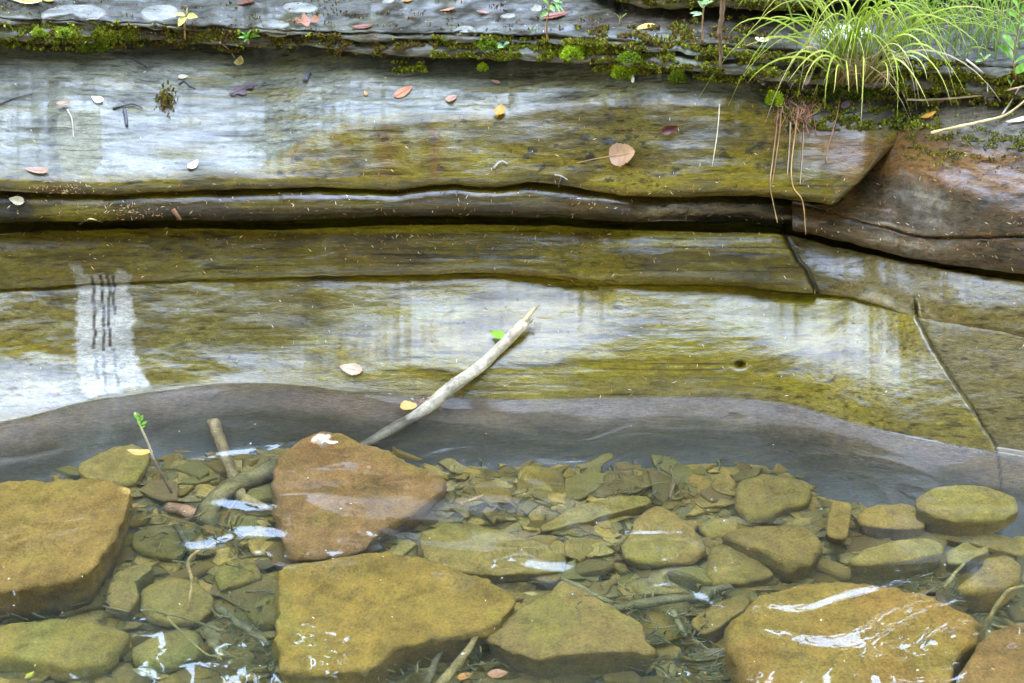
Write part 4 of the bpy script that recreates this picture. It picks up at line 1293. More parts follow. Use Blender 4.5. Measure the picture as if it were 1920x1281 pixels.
def moss_clump(label, u, v, wpx, hpx, n, tone, seed):
    r = random.Random(seed)
    p0, n0 = rock_hit(u, v + hpx * 0.35)
    if p0 is None: return
    k = (p0 - CAMV).length / FPX
    rx, rz = wpx * k * 0.5, hpx * k * 0.55
    V_, F_, C_ = [], [], []
    c0 = p0 + Vector((0, -rx * 0.15, 0))
    for i in range(n):
        a, e = r.uniform(0, 6.283), math.asin(r.uniform(-0.15, 1))
        d = Vector((math.cos(a) * math.cos(e), math.sin(a) * math.cos(e), math.sin(e)))
        q = 1 + 0.16 * math.sin(d.x * 5 + seed) * math.cos(d.y * 4 + d.z * 3 + seed)
        p = Vector((d.x * rx * q, d.y * rx * 0.8 * q, d.z * rz * q * 1.3)) * r.uniform(0.75, 1.0)
        g = r.uniform(0.7, 1.25)
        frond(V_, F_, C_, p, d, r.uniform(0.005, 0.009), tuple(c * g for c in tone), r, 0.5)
    o = mesh_obj('moss_clump', V_, F_, M_MOSS, None, False, np.array(C_))
    o.location = c0
    tag(o, label, 'moss', 'bright moss clumps on the ledges')
BR = (0.42, 0.55, 0.025)
moss_clump('bright green round moss cushion above the hanging roots', 1450, 183, 28, 28, 700, BR, 1)
moss_clump('largest bright green moss cushion on the ledge under the dark recess', 1172, 130, 46, 30, 1000, BR, 2)
moss_clump('bright moss tuft just above the largest moss cushion', 1182, 105, 40, 22, 600, (0.22, 0.32, 0.02), 3)
moss_clump('yellow green moss cushion on the ledge right of the green stemmed seedling', 1075, 96, 40, 26, 800, BR, 4)
moss_clump('small bright moss dot just below the dark crack', 905, 126, 14, 12, 220, BR, 5)
moss_clump('small pale green moss cushion on the ledge near the left edge', 74, 61, 20, 14, 260, (0.28, 0.38, 0.03), 6)
moss_clump('pale green moss cushion beside the pale bent twig', 121, 62, 22, 16, 280, (0.26, 0.36, 0.03), 7)
moss_clump('green moss bulge at the end of the long left ledge', 178, 84, 44, 22, 700, (0.18, 0.27, 0.02), 8)
moss_clump('green moss cushion beside the little rosette plant', 918, 82, 36, 20, 500, (0.2, 0.3, 0.02), 9)
moss_clump('mossy green tuft below the pale leafed rosettes', 1270, 143, 26, 20, 360, (0.2, 0.3, 0.02), 10)
moss_clump('dark green moss hummock at the foot of the grass tussock', 1590, 150, 90, 60, 2200, (0.085, 0.14, 0.012), 11)

# ================================================================== FALLEN LEAVES
def leaf_mesh(shape, asp, curl, fold, seed, wav=0.05):
    r = random.Random(seed)
    n, m = 15, 7
    V_, F_ = [], []
    for i in range(n):
        t = i / (n - 1)
        if shape == 'ovate': w = math.sin(math.pi * t ** 0.75) ** 0.8
        elif shape == 'heart': w = math.sin(math.pi * t ** 0.72) ** 0.62
        elif shape == 'lance': w = math.sin(math.pi * t ** 0.9) ** 1.1
        elif shape == 'maple': w = max(0.12 * (1 - t), math.sin(math.pi * t ** 0.7) ** 0.6 * (0.62 + 0.42 * math.cos(t * 15.0)))
        else: w = math.sin(math.pi * t) ** 0.5
        if i in (0, n - 1): w = 0.02
        w *= 1 + 0.06 * r.uniform(-1, 1)
        for j in range(m):
            s = (j / (m - 1)) * 2 - 1
            sw = (0.05 * (1 if i % 2 else -1) if abs(s) > 0.99 else 0) * (1 if shape != 'lance' else 0)
            x = t - 0.5
            y = s * (w + sw * w) * asp * 0.5
            z = fold * abs(s) * w * asp * 0.5 + curl * (x * x) + wav * math.sin(t * 7 + s * 2 + seed) * abs(s) * asp * 0.4
            z += 0.012 * math.cos(i * 2.1) * (1 - abs(s))
            V_.append((x, y, z))
    for i in range(n - 1):
        for j in range(m - 1):
            a = i * m + j
            F_.append((a, a + m, a + m + 1, a + 1))
    return V_, F_

M_LEAF = attr_mat('fallen_leaf', 0.5, 0.2, 0.3, 0.06)
LEAFS = 0
def basis(n, ang):
    ex = Vector((1, 0, 0))
    ex = (ex - n * ex.dot(n)).normalized()
    ey = n.cross(ex)
    if ey.y + ey.z < 0: ey = -ey
    a = math.radians(ang)
    d = ex * math.cos(a) + ey * math.sin(a)
    return d, n.cross(d)

def leaf(label, u, v, lpx, ang, asp, col, shape='ovate', curl=0.25, fold=0.15, pet=0.0, on='rock', tilt=(0, 0), lift=0.004, edge=None, group='fallen leaves'):
    global LEAFS
    LEAFS += 1
    if on == 'rock': p, n = rock_hit(u, v)
    elif on == 'water': p, n = P3(u, v, 0.0), Vector((0, 0, 1))
    else: p, n = P3(u, v, on), Vector((0, 0, 1))
    if p is None: return
    n = (n + Vector((tilt[0], tilt[1], 0))).normalized()
    k = (p - CAMV).length / FPX
    L = lpx * k * 0.9
    V_, F_ = leaf_mesh(shape, asp, curl, fold, LEAFS)
    d, s = basis(n, ang)
    W = [d * (x * L) + s * (y * L) + n * (z * L + lift) for x, y, z in V_]
    C_ = []
    r = random.Random(LEAFS)
    VA = np.array(V_)
    TT = 0.5 + 0.5 * fbm(VA[:, 0] * 4 + LEAFS, VA[:, 1] * 5, 0.3, 3, 450)
    for (x, y, z), t in zip(V_, TT.tolist()):
        e = min(1, abs(y) / (0.5 * asp) * 1.1)
        vein = 0.82 if abs((x * 9 + abs(y) * 6) % 1.0 - 0.5) < 0.14 else 1.0
        c = [a * (0.72 + 0.5 * t) * vein for a in col]
        if edge: c = [a * (1 - e * t) + b * e * t for a, b in zip(c, edge)]
        C_.append(c)
    o = mesh_obj('fallen_leaf', W, F_, M_LEAF, None, True, np.array(C_))
    o.location = p
    tag(o, label, 'leaf', group)
    a0, a1 = d * (-0.5 * L) + n * (lift + curl * 0.25 * L), d * (0.42 * L) + n * (lift + 0.0015 + curl * 0.17 * L)
    mid = n * (lift + 0.0012)
    tv, tf = tube([a0, (a0 + mid) * 0.5 - n * (curl * 0.06 * L), mid, (a1 + mid) * 0.5 - n * (curl * 0.05 * L), a1], [L * 0.016, L * 0.014, L * 0.012, L * 0.009, L * 0.004], 5)
    mesh_obj('midrib', tv, tf, M_LEAF, o, True, np.array([[c * 1.15 for c in col]] * len(tv)))
    if pet:
        q = a0 - d * pet * k
        tv, tf = tube([a0 + d * 0.1 * L, a0, (a0 + q) * 0.5 + n * 0.004, q], [L * 0.02, L * 0.02, L * 0.016, L * 0.018], 6)
        mesh_obj('petiole', tv, tf, M_LEAF, o, True, np.array([[c * 0.85 for c in col]] * len(tv)))
    return o

YELLOW, ORNG, TAN, BEIGE = (0.52, 0.36, 0.06), (0.50, 0.20, 0.03), (0.34, 0.20, 0.09), (0.45, 0.38, 0.24)
PINK, RED, MAROON, WHITE = (0.36, 0.19, 0.11), (0.22, 0.055, 0.02), (0.07, 0.012, 0.010), (0.66, 0.60, 0.46)
leaf('long pale yellow leaf cut by the top left corner', 45, 4, 74, 172, 0.38, YELLOW, 'ovate', edge=WHITE)
leaf('small pale yellow leaf beside the long yellow leaf at the top', 88, 2, 32, 160, 0.45, YELLOW)
leaf('dark red brown leaf at the top edge above the orange maple leaf', 462, 8, 42, 170, 0.4, RED)
leaf('crinkled orange brown maple leaf on the stony top of the bank', 577, 43, 50, 15, 0.75, (0.36, 0.14, 0.05), 'maple', 0.6, 0.3, 20, edge=RED)
leaf('curled pale yellow leaf just under the mossy ledge', 451, 122, 26, 80, 0.7, YELLOW, 'ovate', 0.9, 0.5, edge=WHITE, lift=0.01)
leaf('small greyish leaf on the glossy bench left of the purple brown leaf', 343, 146, 20, 20, 0.6, BEIGE)
leaf('tiny white leaf on the glossy bench at left', 183, 189, 26, 160, 0.7, WHITE, 'ovate', 0.5)
leaf('tan leaf with a long drooping stalk on the glossy bench', 121, 200, 30, 30, 0.5, TAN, 'ovate', 0.6, 0.4, lift=0.008)
leaf('wet pinkish leaf at the lower edge of the bench on the left', 70, 322, 46, 178, 0.4, PINK)
leaf('pale cream leaf lying at the foot of the glossy bench', 363, 312, 30, 60, 0.6, WHITE, 'ovate', 0.5)
leaf('flattened dark purple brown leaf soaked onto the bench', 455, 170, 56, 35, 0.7, (0.08, 0.045, 0.05), 'maple', 0.05, 0.02)
leaf('wet orange leaf with glossy streaks high on the slope', 757, 174, 44, 35, 0.5, (0.42, 0.13, 0.04), 'ovate', 0.1, 0.05)
leaf('faint pink leaf soaked flat beside the wet orange leaf', 847, 187, 28, 45, 0.75, PINK, 'ovate', 0.05)
leaf('small pink leaf near the dark crack', 929, 156, 20, 160, 0.5, PINK)
leaf('tiny orange leaf left of the wet orange leaf', 686, 177, 16, 110, 0.4, ORNG)
leaf('upright orange yellow leaf at the break of the slope', 938, 213, 32, 75, 0.7, (0.55, 0.24, 0.02), 'ovate', 0.4, 0.3, 8, lift=0.01, edge=(0.5, 0.16, 0.02))
leaf('large dry tan leaf with a long straight stalk on the olive face', 1170, 291, 56, 8, 0.85, (0.34, 0.20, 0.10), 'heart', 0.5, 0.2, 62, lift=0.012, edge=(0.24, 0.11, 0.06))
leaf('curled dark maroon leaf on the olive face', 1257, 245, 36, 15, 0.5, MAROON, 'ovate', 0.9, 0.7, 14, lift=0.01)
leaf('beige leaf lying on the ledge above the dark crack', 767, 76, 30, 20, 0.45, BEIGE)
leaf('orange heart shaped leaf floating at the foot of the stick', 765, 764, 40, 115, 0.85, (0.58, 0.30, 0.08), 'heart', 0.25, 0.1, 0, 'water', edge=ORNG)
leaf('pale peach ribbed leaf stuck to the lower slope left of the stick', 659, 693, 52, 165, 0.5, (0.50, 0.33, 0.20), 'ovate', 0.2, 0.1)
leaf('pointed green leaf sticking out behind the stick', 934, 634, 40, 155, 0.5, (0.20, 0.36, 0.02), 'lance', 0.5, 0.5, lift=0.012, group='green leaves')
leaf('orange leaf floating where the sprouting twig enters the water', 263, 853, 54, 172, 0.42, (0.58, 0.27, 0.05), 'ovate', 0.5, 0.25, 0, 'water', edge=YELLOW)
leaf('tiny cream leaf resting on the pale dry stone tip', 622, 835, 28, 170, 0.42, (0.70, 0.62, 0.38), 'ovate', 0.5, 0.3, 0, 0.004, lift=0.006)
leaf('reddish brown leaf at the foot of the green stemmed seedling', 1042, 32, 56, 5, 0.4, (0.24, 0.07, 0.03))
leaf('reddish leaf on the stony top left of the seedling', 905, 26, 28, 20, 0.4, (0.36, 0.15, 0.09))
leaf('thin orange leaf on the stony top', 840, 21, 32, 175, 0.3, (0.42, 0.18, 0.08))
leaf('orange leaf cut by the top edge in the middle', 766, 3, 24, 10, 0.6, ORNG)
leaf('bright yellow leaf bridging a crack near the dark recess', 1210, 52, 44, 178, 0.4, YELLOW, 'ovate', -0.3, 0.1)
leaf('small orange leaf below the bright yellow leaf', 1231, 81, 20, 170, 0.4, ORNG)
leaf('orange and yellow leaf on the soil below the grass tussock', 1742, 221, 34, 165, 0.75, (0.56, 0.30, 0.05), 'ovate', 0.5, 0.2, edge=ORNG)
leaf('pinkish white leaf on the ledge left of the grass tussock', 1428, 78, 32, 15, 0.6, WHITE, 'ovate', 0.4)
leaf('purplish leaf plastered below the grass tussock', 1586, 199, 26, 50, 0.6, (0.17, 0.12, 0.14))
leaf('pale peach leaf at the right edge under the dry reeds', 1908, 228, 44, 178, 0.3, (0.58, 0.44, 0.32))
leaf('beige leaf in the dark hollow at the left edge', 32, 377, 30, 170, 0.6, BEIGE)
leaf('dark red wet leaf sunk in the stony top left of the middle', 680, 53, 44, 172, 0.35, (0.20, 0.06, 0.03))
leaf('thin brown leaf on the soil right of the tussock', 1755, 194, 34, 170, 0.3, (0.30, 0.18, 0.10))
leaf('dark brown leaf hanging at the end of the dry stem', 1352, 118, 34, 85, 0.35, (0.12, 0.07, 0.06), lift=0.02)
leaf('dead leaf curled at the foot of the tussock', 1512, 150, 26, 60, 0.4, (0.20, 0.12, 0.10), lift=0.01)
leaf('sunken orange leaf beside the forked stick at the bottom', 872, 1270, 34, 30, 0.55, (0.50, 0.20, 0.04), 'ovate', 0.3, 0.2, 0, -0.15)
leaf('sunken brown orange leaf at the bottom edge', 934, 1266, 42, 10, 0.6, (0.40, 0.18, 0.07), 'ovate', 0.3, 0.2, 0, -0.15)
leaf('small sunken yellow leaf in the bottom left corner', 56, 1268, 24, 60, 0.5, (0.50, 0.42, 0.03), 'lance', 0.4, 0.3, 0, -0.18)
leaf('sunken leaf propped in the twigs left of the huge boulder', 1340, 1226, 48, 170, 0.5, (0.17, 0.13, 0.06), 'ovate', 0.3, 0.2, 0, -0.17)
leaf('sunken olive leaf lying among flakes at the bottom left', 272, 1262, 54, 165, 0.45, (0.20, 0.17, 0.06), 'ovate', 0.2, 0.1, 0, -0.19)
leaf('small sunken leaf left of the kite shaped slab', 995, 1115, 28, 170, 0.5, (0.30, 0.24, 0.06), 'ovate', 0.2, 0.1, 0, -0.14)

# ================================================================== STICKS, TWIGS, ROOTS
M_WOOD, nt, p, out = new_mat('weathered_wood')
cw_ = nt.nodes.new('ShaderNodeVertexColor'); cw_.layer_name = 'Col'
nw = noise_node(nt, 90, 7, 0.7, vscale=(1, 1, 1))
nw2 = noise_node(nt, 25, 5, 0.6)
c_ = mix_col(nt, 'MULTIPLY', 1.0, cw_.outputs[0], ramp(nt, nw.outputs[0], [(0.3, (0.5, 0.46, 0.4)), (0.55, (1, 1, 1)), (0.75, (1.25, 1.22, 1.15))]).outputs[0])
c_ = mix_col(nt, 'MULTIPLY', 1.0, c_, ramp(nt, nw2.outputs[0], [(0.35, (0.62, 0.6, 0.55)), (0.6, (1.05, 1.05, 1.05))]).outputs[0])
nt.links.new(c_, p.inputs['Base Color'])
p.inputs['Roughness'].default_value = 0.7
nt.links.new(bump(nt, nw.outputs[0], 0.7, 0.003), p.inputs['Normal'])
M_DRY = attr_mat('dry_stalk', 0.6, 0.1, 0.3)

def bar(name, label, cat, pts, radii, col, col2=None, group=None, sides=8, rough=0.12, n=None, mat=None, parent=None, seed=1):
    n = n or max(8, 5 * len(pts))
    path = smooth_path(pts, n)
    rad = np.interp(np.linspace(0, 1, n), np.linspace(0, 1, len(radii)), radii)
    loc = Vector(path[0]) if parent is None else Vector((0, 0, 0))
    V_, F_ = tube([p - loc for p in path], list(rad), sides, seed, rough)
    t = np.repeat(np.linspace(0, 1, n), sides)
    W = np.array([tuple(v) for v in V_])
    nn = fbm(W[:, 0] * 60, W[:, 1] * 60, W[:, 2] * 60, 3, 470 + seed)
    C_ = np.asarray(col)[None] * (1 - t[:, None]) + np.asarray(col2 if col2 is not None else col)[None] * t[:, None]
    C_ = C_ * (1 + 0.4 * nn[:, None])
    o = mesh_obj(name, V_, F_, mat or M_WOOD, parent, True, np.clip(C_, 0.005, 0.9))
    if parent is None:
        o.location = loc
        tag(o, label, cat, group)
    return o

# the broken branch leaning out of the water
hp, _ = rock_hit(1003, 584)
b0 = P3(806, 762, 0.0)
tipY = hp.y - 0.045
def stick_pt(u, v):
    t = (u - 806) / (1003 - 806)
    x, y, z = at_y(u, v, b0.y - 0.015 + (tipY - b0.y + 0.015) * t)
    return Vector((float(x), float(y), float(z)))
sp = [stick_pt(u, v) for u, v in ((983, 606), (945, 645), (900, 688), (850, 724), (808, 760))]
dirn = (sp[-1] - sp[-2]).normalized()
dirn = (sp[-1] - sp[2]).normalized()
ends = [sp[-1] + dirn * d for d in (0.06, 0.14, 0.24)]
kk = (sp[2] - CAMV).length / FPX
stick = bar('broken_branch', 'pale broken branch with a split end leaning out of the water against the slope', 'branch', sp + ends, [9.5 * kk, 10.5 * kk, 11 * kk, 12 * kk, 12.5 * kk, 13 * kk, 13 * kk, 12 * kk], (0.46, 0.38, 0.25), (0.12, 0.095, 0.05), sides=14, n=40, rough=0.10)
ax = (sp[0] - sp[1]).normalized()
sd = ax.cross(Vector((0, -1, 0.3))).normalized()
for off, L, rad, cc, sd_ in ((-0.45, 0.060, 6, (0.44, 0.35, 0.17), 4), (0.5, 0.024, 6, (0.38, 0.31, 0.18), 5), (0.0, 0.010, 6, (0.30, 0.23, 0.10), 6)):
    o0 = sd * (off * 10 * kk)
    bar('split_end', None, None, [o0 - ax * 0.03, o0 + ax * L * 0.4, o0 + ax * L], [rad * kk, rad * kk * 0.8, rad * kk * 0.35], cc, cc, sides=7, n=10, rough=0.35, parent=stick, seed=sd_)

def sunk(label, pts, z, wpx, col=(0.17, 0.125, 0.045), name='sunken_branch', cat='branch', seed=1, taper=0.6, col2=None, sides=9, rough=0.22):
    zs = z if isinstance(z, (list, tuple)) else [z] * len(pts)
    P = [P3(u, v, zz) for (u, v), zz in zip(pts, zs)]
    k = (P[0] - CAMV).length / FPX * 0.5
    return bar(name, label, cat, P, [wpx * k, wpx * k * (1 + taper) / 2, wpx * k * taper], col, col2, 'sunken branches and twigs', sides, rough, seed=seed, mat=M_SILT)

sunk('straight pale branch rising to the surface left of the big brown stone', [(398, 788), (418, 840), (438, 895), (455, 935)], [-0.02, -0.06, -0.10, -0.13], 22, (0.24, 0.17, 0.08), seed=1, taper=0.9, col2=(0.20, 0.14, 0.05))
sunk('crooked thin branch running from the pale branch under the brown stone', [(455, 932), (490, 945), (525, 962), (548, 990), (568, 1040)], [-0.11, -0.12, -0.13, -0.15, -0.17], 18, (0.24, 0.165, 0.055), seed=2)
sunk('thick silt covered root beside the pale branch', [(528, 872), (490, 890), (440, 910), (405, 935), (388, 965), (400, 990)], [-0.12, -0.11, -0.11, -0.12, -0.13, -0.17], 44, (0.16, 0.125, 0.045), seed=3, taper=0.8)
sunk('straight sunken stick at lower left below the oval stone', [(408, 1140), (450, 1170), (505, 1210)], -0.17, 17, (0.15, 0.125, 0.055), seed=4, taper=0.8)
sunk('short chunk of bark lying at lower left', [(392, 1178), (402, 1205), (418, 1235)], -0.16, 30, (0.19, 0.15, 0.06), seed=5, taper=0.6, rough=0.5)
sunk('forked brown stick at the bottom between the two big slabs', [(822, 1290), (850, 1255), (880, 1215), (906, 1170)], [-0.14, -0.13, -0.13, -0.12], 22, (0.22, 0.155, 0.055), seed=6, taper=0.5)
sunk('thin side prong below the forked stick', [(800, 1285), (815, 1245), (828, 1220)], -0.16, 16, (0.15, 0.12, 0.05), seed=7)
sunk('mossy sunken log between the ripples and the huge boulder', [(1150, 1142), (1230, 1128), (1300, 1118), (1372, 1102)], -0.15, 22, (0.13, 0.105, 0.04), seed=8, taper=0.8)
sunk('slanting sunken stick beside the kite shaped slab', [(1052, 1085), (1100, 1108), (1150, 1132)], -0.14, 16, (0.16, 0.13, 0.05), seed=9, taper=0.8)
sunk('orange brown stub of wood among stones right of the left boulder', [(312, 950), (340, 955), (366, 966)], -0.14, 24, (0.32, 0.17, 0.08), seed=10, taper=0.9)
sunk('short pale stick in the twiggy hollow left of the huge boulder', [(1260, 1145), (1272, 1170), (1284, 1195)], -0.17, 14, (0.18, 0.15, 0.06), seed=11, taper=0.8)
sunk('small dark stick leaning beside the orange brown stub', [(330, 985), (350, 1010), (360, 1035)], -0.15, 12, (0.12, 0.10, 0.04), seed=12)
sunk('crooked thin twig lying over the round flat stone', [(372, 1030), (352, 1055), (360, 1088), (356, 1120), (352, 1150)], -0.115, 7, (0.30, 0.20, 0.07), name='sunken_twig', cat='twig', seed=13)
sunk('long fine twig crossing the round flat stone', [(272, 1142), (330, 1155), (385, 1172), (420, 1185)], -0.12, 6, (0.17, 0.14, 0.05), name='sunken_twig', cat='twig', seed=14)
sunk('fine twig running across the egg shaped stone', [(310, 1155), (345, 1190), (385, 1225), (405, 1232)], -0.13, 5, (0.20, 0.17, 0.06), name='sunken_twig', cat='twig', seed=15)
sunk('orange brown splinter of wood in mid pool', [(862, 945), (885, 937), (906, 928)], -0.12, 8, (0.42, 0.22, 0.06), name='sunken_twig', cat='twig', seed=16)
sunk('curved rootlet beside the small angular stone', [(1255, 935), (1262, 905), (1258, 880), (1270, 865)], -0.12, 6, (0.20, 0.15, 0.06), name='sunken_twig', cat='twig', seed=17)
sunk('forked weedy twig near the blocky right edge stone', [(1770, 1105), (1790, 1075), (1805, 1060), (1812, 1045)], -0.10, 8, (0.22, 0.17, 0.06), name='sunken_twig', cat='twig', seed=18)
sunk('long weed stem rising at the bottom right between two boulders', [(1838, 1205), (1850, 1170), (1872, 1130), (1895, 1105), (1930, 1098)], [-0.14, -0.10, -0.09, -0.09, -0.1], 9, (0.22, 0.16, 0.05), name='sunken_twig', cat='twig', seed=19)
sunk('twig arching over the stones right of the left boulder', [(260, 975), (300, 965), (340, 975), (390, 960)], -0.11, 6, (0.26, 0.18, 0.06), name='sunken_twig', cat='twig', seed=20)
sunk('straight fine twig beside the forked stick', [(770, 1215), (800, 1200), (830, 1190)], -0.13, 5, (0.17, 0.14, 0.05), name='sunken_twig', cat='twig', seed=21)

# tangle of rootlets and weed stems in the hollows
tv_, tf_, tc_ = [], [], []
def tangle(n, u0, u1, v0, v1, z, seed):
    r = random.Random(seed)
    for i in range(n):
        u, v = r.uniform(u0, u1), r.uniform(v0, v1)
        a = r.uniform(0, 6.28)
        L = r.uniform(14, 60)
        pts = []
        for k in range(4):
            pts.append(P3(u, v, z + r.uniform(-0.015, 0.03)))
            a += r.gauss(0, 0.35)
            u += math.cos(a) * L / 3
            v += math.sin(a) * L / 3 * 0.6
        path = smooth_path(pts, 7)
        V_, F_ = tube(path, [r.uniform(0.0009, 0.0022)] * 7, 5)
        o = len(tv_)
        tv_.extend(V_)
        tf_.extend([tuple(x + o for x in f) for f in F_])
        c = r.choice([(0.17, 0.14, 0.05), (0.12, 0.11, 0.04), (0.22, 0.17, 0.06), (0.09, 0.09, 0.035)])
        tc_.extend([c] * len(V_))
tangle(70, 400, 525, 1105, 1265, -0.165, 1)
tangle(110, 1190, 1370, 1110, 1270, -0.165, 2)
tangle(40, 1060, 1200, 1100, 1150, -0.155, 3)
tangle(45, 270, 470, 930, 1060, -0.14, 4)
tangle(30, 1700, 1830, 1075, 1130, -0.15, 5)
tangle(50, 700, 920, 1190, 1285, -0.165, 6)
tangle(40, 840, 980, 885, 985, -0.15, 7)
tangle(40, 1120, 1350, 860, 935, -0.14, 8)
tangle(40, 0, 260, 1090, 1170, -0.165, 9)
tg = mesh_obj('rootlet_litter', tv_, tf_, M_DRY, None, True, np.array(tc_))
tag(tg, 'tangled drowned rootlets and stalks in the hollows of the bed', 'litter', None, 'stuff')

# the sprouting twig that stands in the water
tw = [P3(322, 925, -0.10), P3(305, 892, -0.05), P3(288, 861, 0.0)]
yy = tw[-1].y
for (u, v, dy) in ((279, 835, 0.01), (266, 805, 0.02), (252, 774, 0.03)):
    x, y, z = at_y(u, v, yy + dy)
    tw.append(Vector((float(x), float(y), float(z))))
twig = bar('sprouting_twig', 'thin standing twig with a green sprig rising from the water', 'twig', tw, [0.0032, 0.003, 0.0028, 0.0026, 0.0024, 0.002], (0.10, 0.06, 0.025), (0.42, 0.36, 0.20), sides=7, n=26)
M_SPRIG = plain_mat('sprig_green', (0.16, 0.42, 0.02), 0.5, 0.25, 60, transl=0.3)
sb = tw[4] - tw[0] + Vector((0.002, 0, 0.004))
for i in range(8):
    r = random.Random(i)
    V_, F_ = leaf_mesh('lance', 0.28, 0.3, 0.3, i)
    L = 0.013 + 0.004 * (i % 3)
    up = Vector((0, -0.1, 1)).normalized()
    b = sb + Vector((-0.002, 0, 0.0045 * i))
    an = (-1) ** i * r.uniform(0.4, 1.0)
    d = Vector((math.sin(an), -0.2, math.cos(an))).normalized()
    s = d.cross(Vector((0, -1, 0.2))).normalized()
    mesh_obj('leaf', [b + d * (x + 0.5) * L + s * y * L + Vector((0, -1, 0)) * z * L for x, y, z in V_], F_, M_SPRIG, twig)

def on_rock(pts, off=0.004, hang=False):
    out, ymin = [], 1e9
    for u, v in pts:
        p, n = rock_hit(u, v)
        if p is None: continue
        y = p.y - off
        if hang:
            y = min(y, ymin)
            ymin = y
        x, y, z = at_y(u, v, y)
        out.append(Vector((float(x), float(y), float(z))))
    return out

def rtwig(label, pts, wpx, col, name='twig', cat='twig', off=0.006, col2=None, hang=False, group='twigs on the bank', seed=1):
    P = on_rock(pts, off, hang)
    k = (P[0] - CAMV).length / FPX * 0.5
    return bar(name, label, cat, P, [wpx * k, wpx * k * 0.85, wpx * k * 0.6], col, col2, group, 6, 0.15, mat=M_DRY, seed=seed)

rtwig('pale bent twig lying over the mossy ledge at left', [(132, 65), (150, 45), (168, 36), (183, 36), (192, 26)], 3.5, (0.36, 0.30, 0.24))
rtwig('long dry reed leaning from the tussock to the right edge', [(1700, 187), (1743, 187), (1830, 180), (1911, 164), (1960, 150)], 4.5, (0.48, 0.38, 0.24), off=0.03)
rtwig('thicker dry reed slanting down to a broken end below the tussock', [(1746, 249), (1800, 237), (1850, 226), (1889, 214), (1930, 182)], 6, (0.50, 0.38, 0.16), off=0.025)
rtwig('thin dry stalk crossing between the two reeds', [(1880, 214), (1896, 190), (1911, 164)], 3.5, (0.44, 0.36, 0.26), off=0.04)
rtwig('pale jointed twig on the mossy ledge right of the tussock', [(1812, 112), (1838, 133), (1850, 148), (1852, 172)], 4, (0.40, 0.34, 0.28), off=0.012)
rtwig('dark short twig left of the tussock foot', [(1484, 116), (1494, 128), (1502, 141)], 6, (0.06, 0.05, 0.06), off=0.01)
rtwig('dark splinter of bark on the glossy bench', [(233, 205), (236, 220), (238, 236)], 7, (0.05, 0.045, 0.05))
rtwig('dark crooked twig above the bark splinter', [(212, 203), (232, 198), (250, 195), (266, 202)], 4, (0.04, 0.035, 0.035))
rtwig('small dark chip of bark on the upper slope', [(572, 152), (576, 144), (581, 137)], 11, (0.06, 0.055, 0.06))
rtwig('small curved grey twig on the olive face', [(926, 316), (934, 306), (943, 303), (951, 308)], 4, (0.25, 0.22, 0.20))
rtwig('bent pale twig at the foot of the rounded roll', [(150, 421), (166, 411), (180, 413), (192, 417)], 3.5, (0.34, 0.27, 0.12))
rtwig('short brown stub on the rounded roll', [(324, 393), (331, 402), (339, 412)], 9, (0.16, 0.08, 0.035))
rtwig('thin rootlet dropping from the mossy ledge above the yellow leaf', [(413, 80), (428, 92), (440, 108)], 3.2, (0.36, 0.28, 0.2))
rtwig('thin drooping stalk under the tan leaf on the bench', [(126, 205), (135, 225), (138, 258)], 2.6, (0.36, 0.30, 0.26))
rtwig('fine forked twig on the olive face below the dry tan leaf', [(1040, 328), (1052, 330), (1064, 337)], 2.5, (0.30, 0.25, 0.2))
rtwig('dark vertical splinter on the olive face', [(1053, 332), (1049, 345), (1047, 352)], 4, (0.05, 0.04, 0.03))
rtwig('dark forked twig on the bench near the soaked purple leaf', [(335, 158), (345, 152), (355, 160), (366, 166)], 3, (0.05, 0.04, 0.04))
rtwig('dark curved twig high on the left bench', [(228, 108), (245, 108), (262, 116), (280, 128)], 3, (0.05, 0.04, 0.045))
rtwig('thin black twig at the left edge of the bench', [(0, 195), (20, 186), (42, 180), (60, 176)], 3, (0.05, 0.04, 0.04))
bk_ = rock_hit(1350, 126)[0]
dry = []
for u, v, dd in ((1350, 128, 0.0), (1351, 95, 0.005), (1349, 60, 0.0), (1354, 25, 0.004), (1355, -15, 0.0)):
    x, y, z = at_y(u, v, bk_.y - 0.012 + dd)
    dry.append(Vector((float(x), float(y), float(z))))
bar('dry_stem', 'upright dry brown stem in front of the dark recess', 'stem', dry, [0.003, 0.004, 0.0055, 0.006, 0.007], (0.10, 0.06, 0.035), (0.16, 0.10, 0.06), None, 7, 0.35, n=30, mat=M_DRY)

RT = (0.24, 0.12, 0.05)
rtwig('longest left hanging root with a curled tip', [(1460, 195), (1456, 240), (1449, 300), (1444, 345), (1450, 382), (1458, 418)], 2.5, RT, 'hanging_root', 'root', 0.005, (0.42, 0.30, 0.14), True, 'roots hanging below the tussock', 1)
rtwig('longest right hanging root reaching the lower ledge', [(1497, 200), (1491, 250), (1484, 310), (1487, 350), (1505, 378), (1511, 440)], 2.8, RT, 'hanging_root', 'root', 0.010, (0.44, 0.30, 0.12), True, 'roots hanging below the tussock', 2)
rtwig('short straight hanging root beside the longest right one', [(1507, 215), (1506, 260), (1503, 310), (1500, 346)], 2.1, RT, 'hanging_root', 'root', 0.005, (0.40, 0.30, 0.2), True, 'roots hanging below the tussock', 3)
rtwig('thin root twined along the longest left hanging root', [(1465, 205), (1461, 255), (1450, 330), (1446, 350)], 2.3, RT, 'hanging_root', 'root', 0.010, None, True, 'roots hanging below the tussock', 4)
rtwig('rusty root on the soil under the middle of the tussock', [(1574, 188), (1570, 215), (1562, 245), (1552, 280), (1549, 305)], 3, RT, 'hanging_root', 'root', 0.006, None, True, 'roots hanging below the tussock', 5)
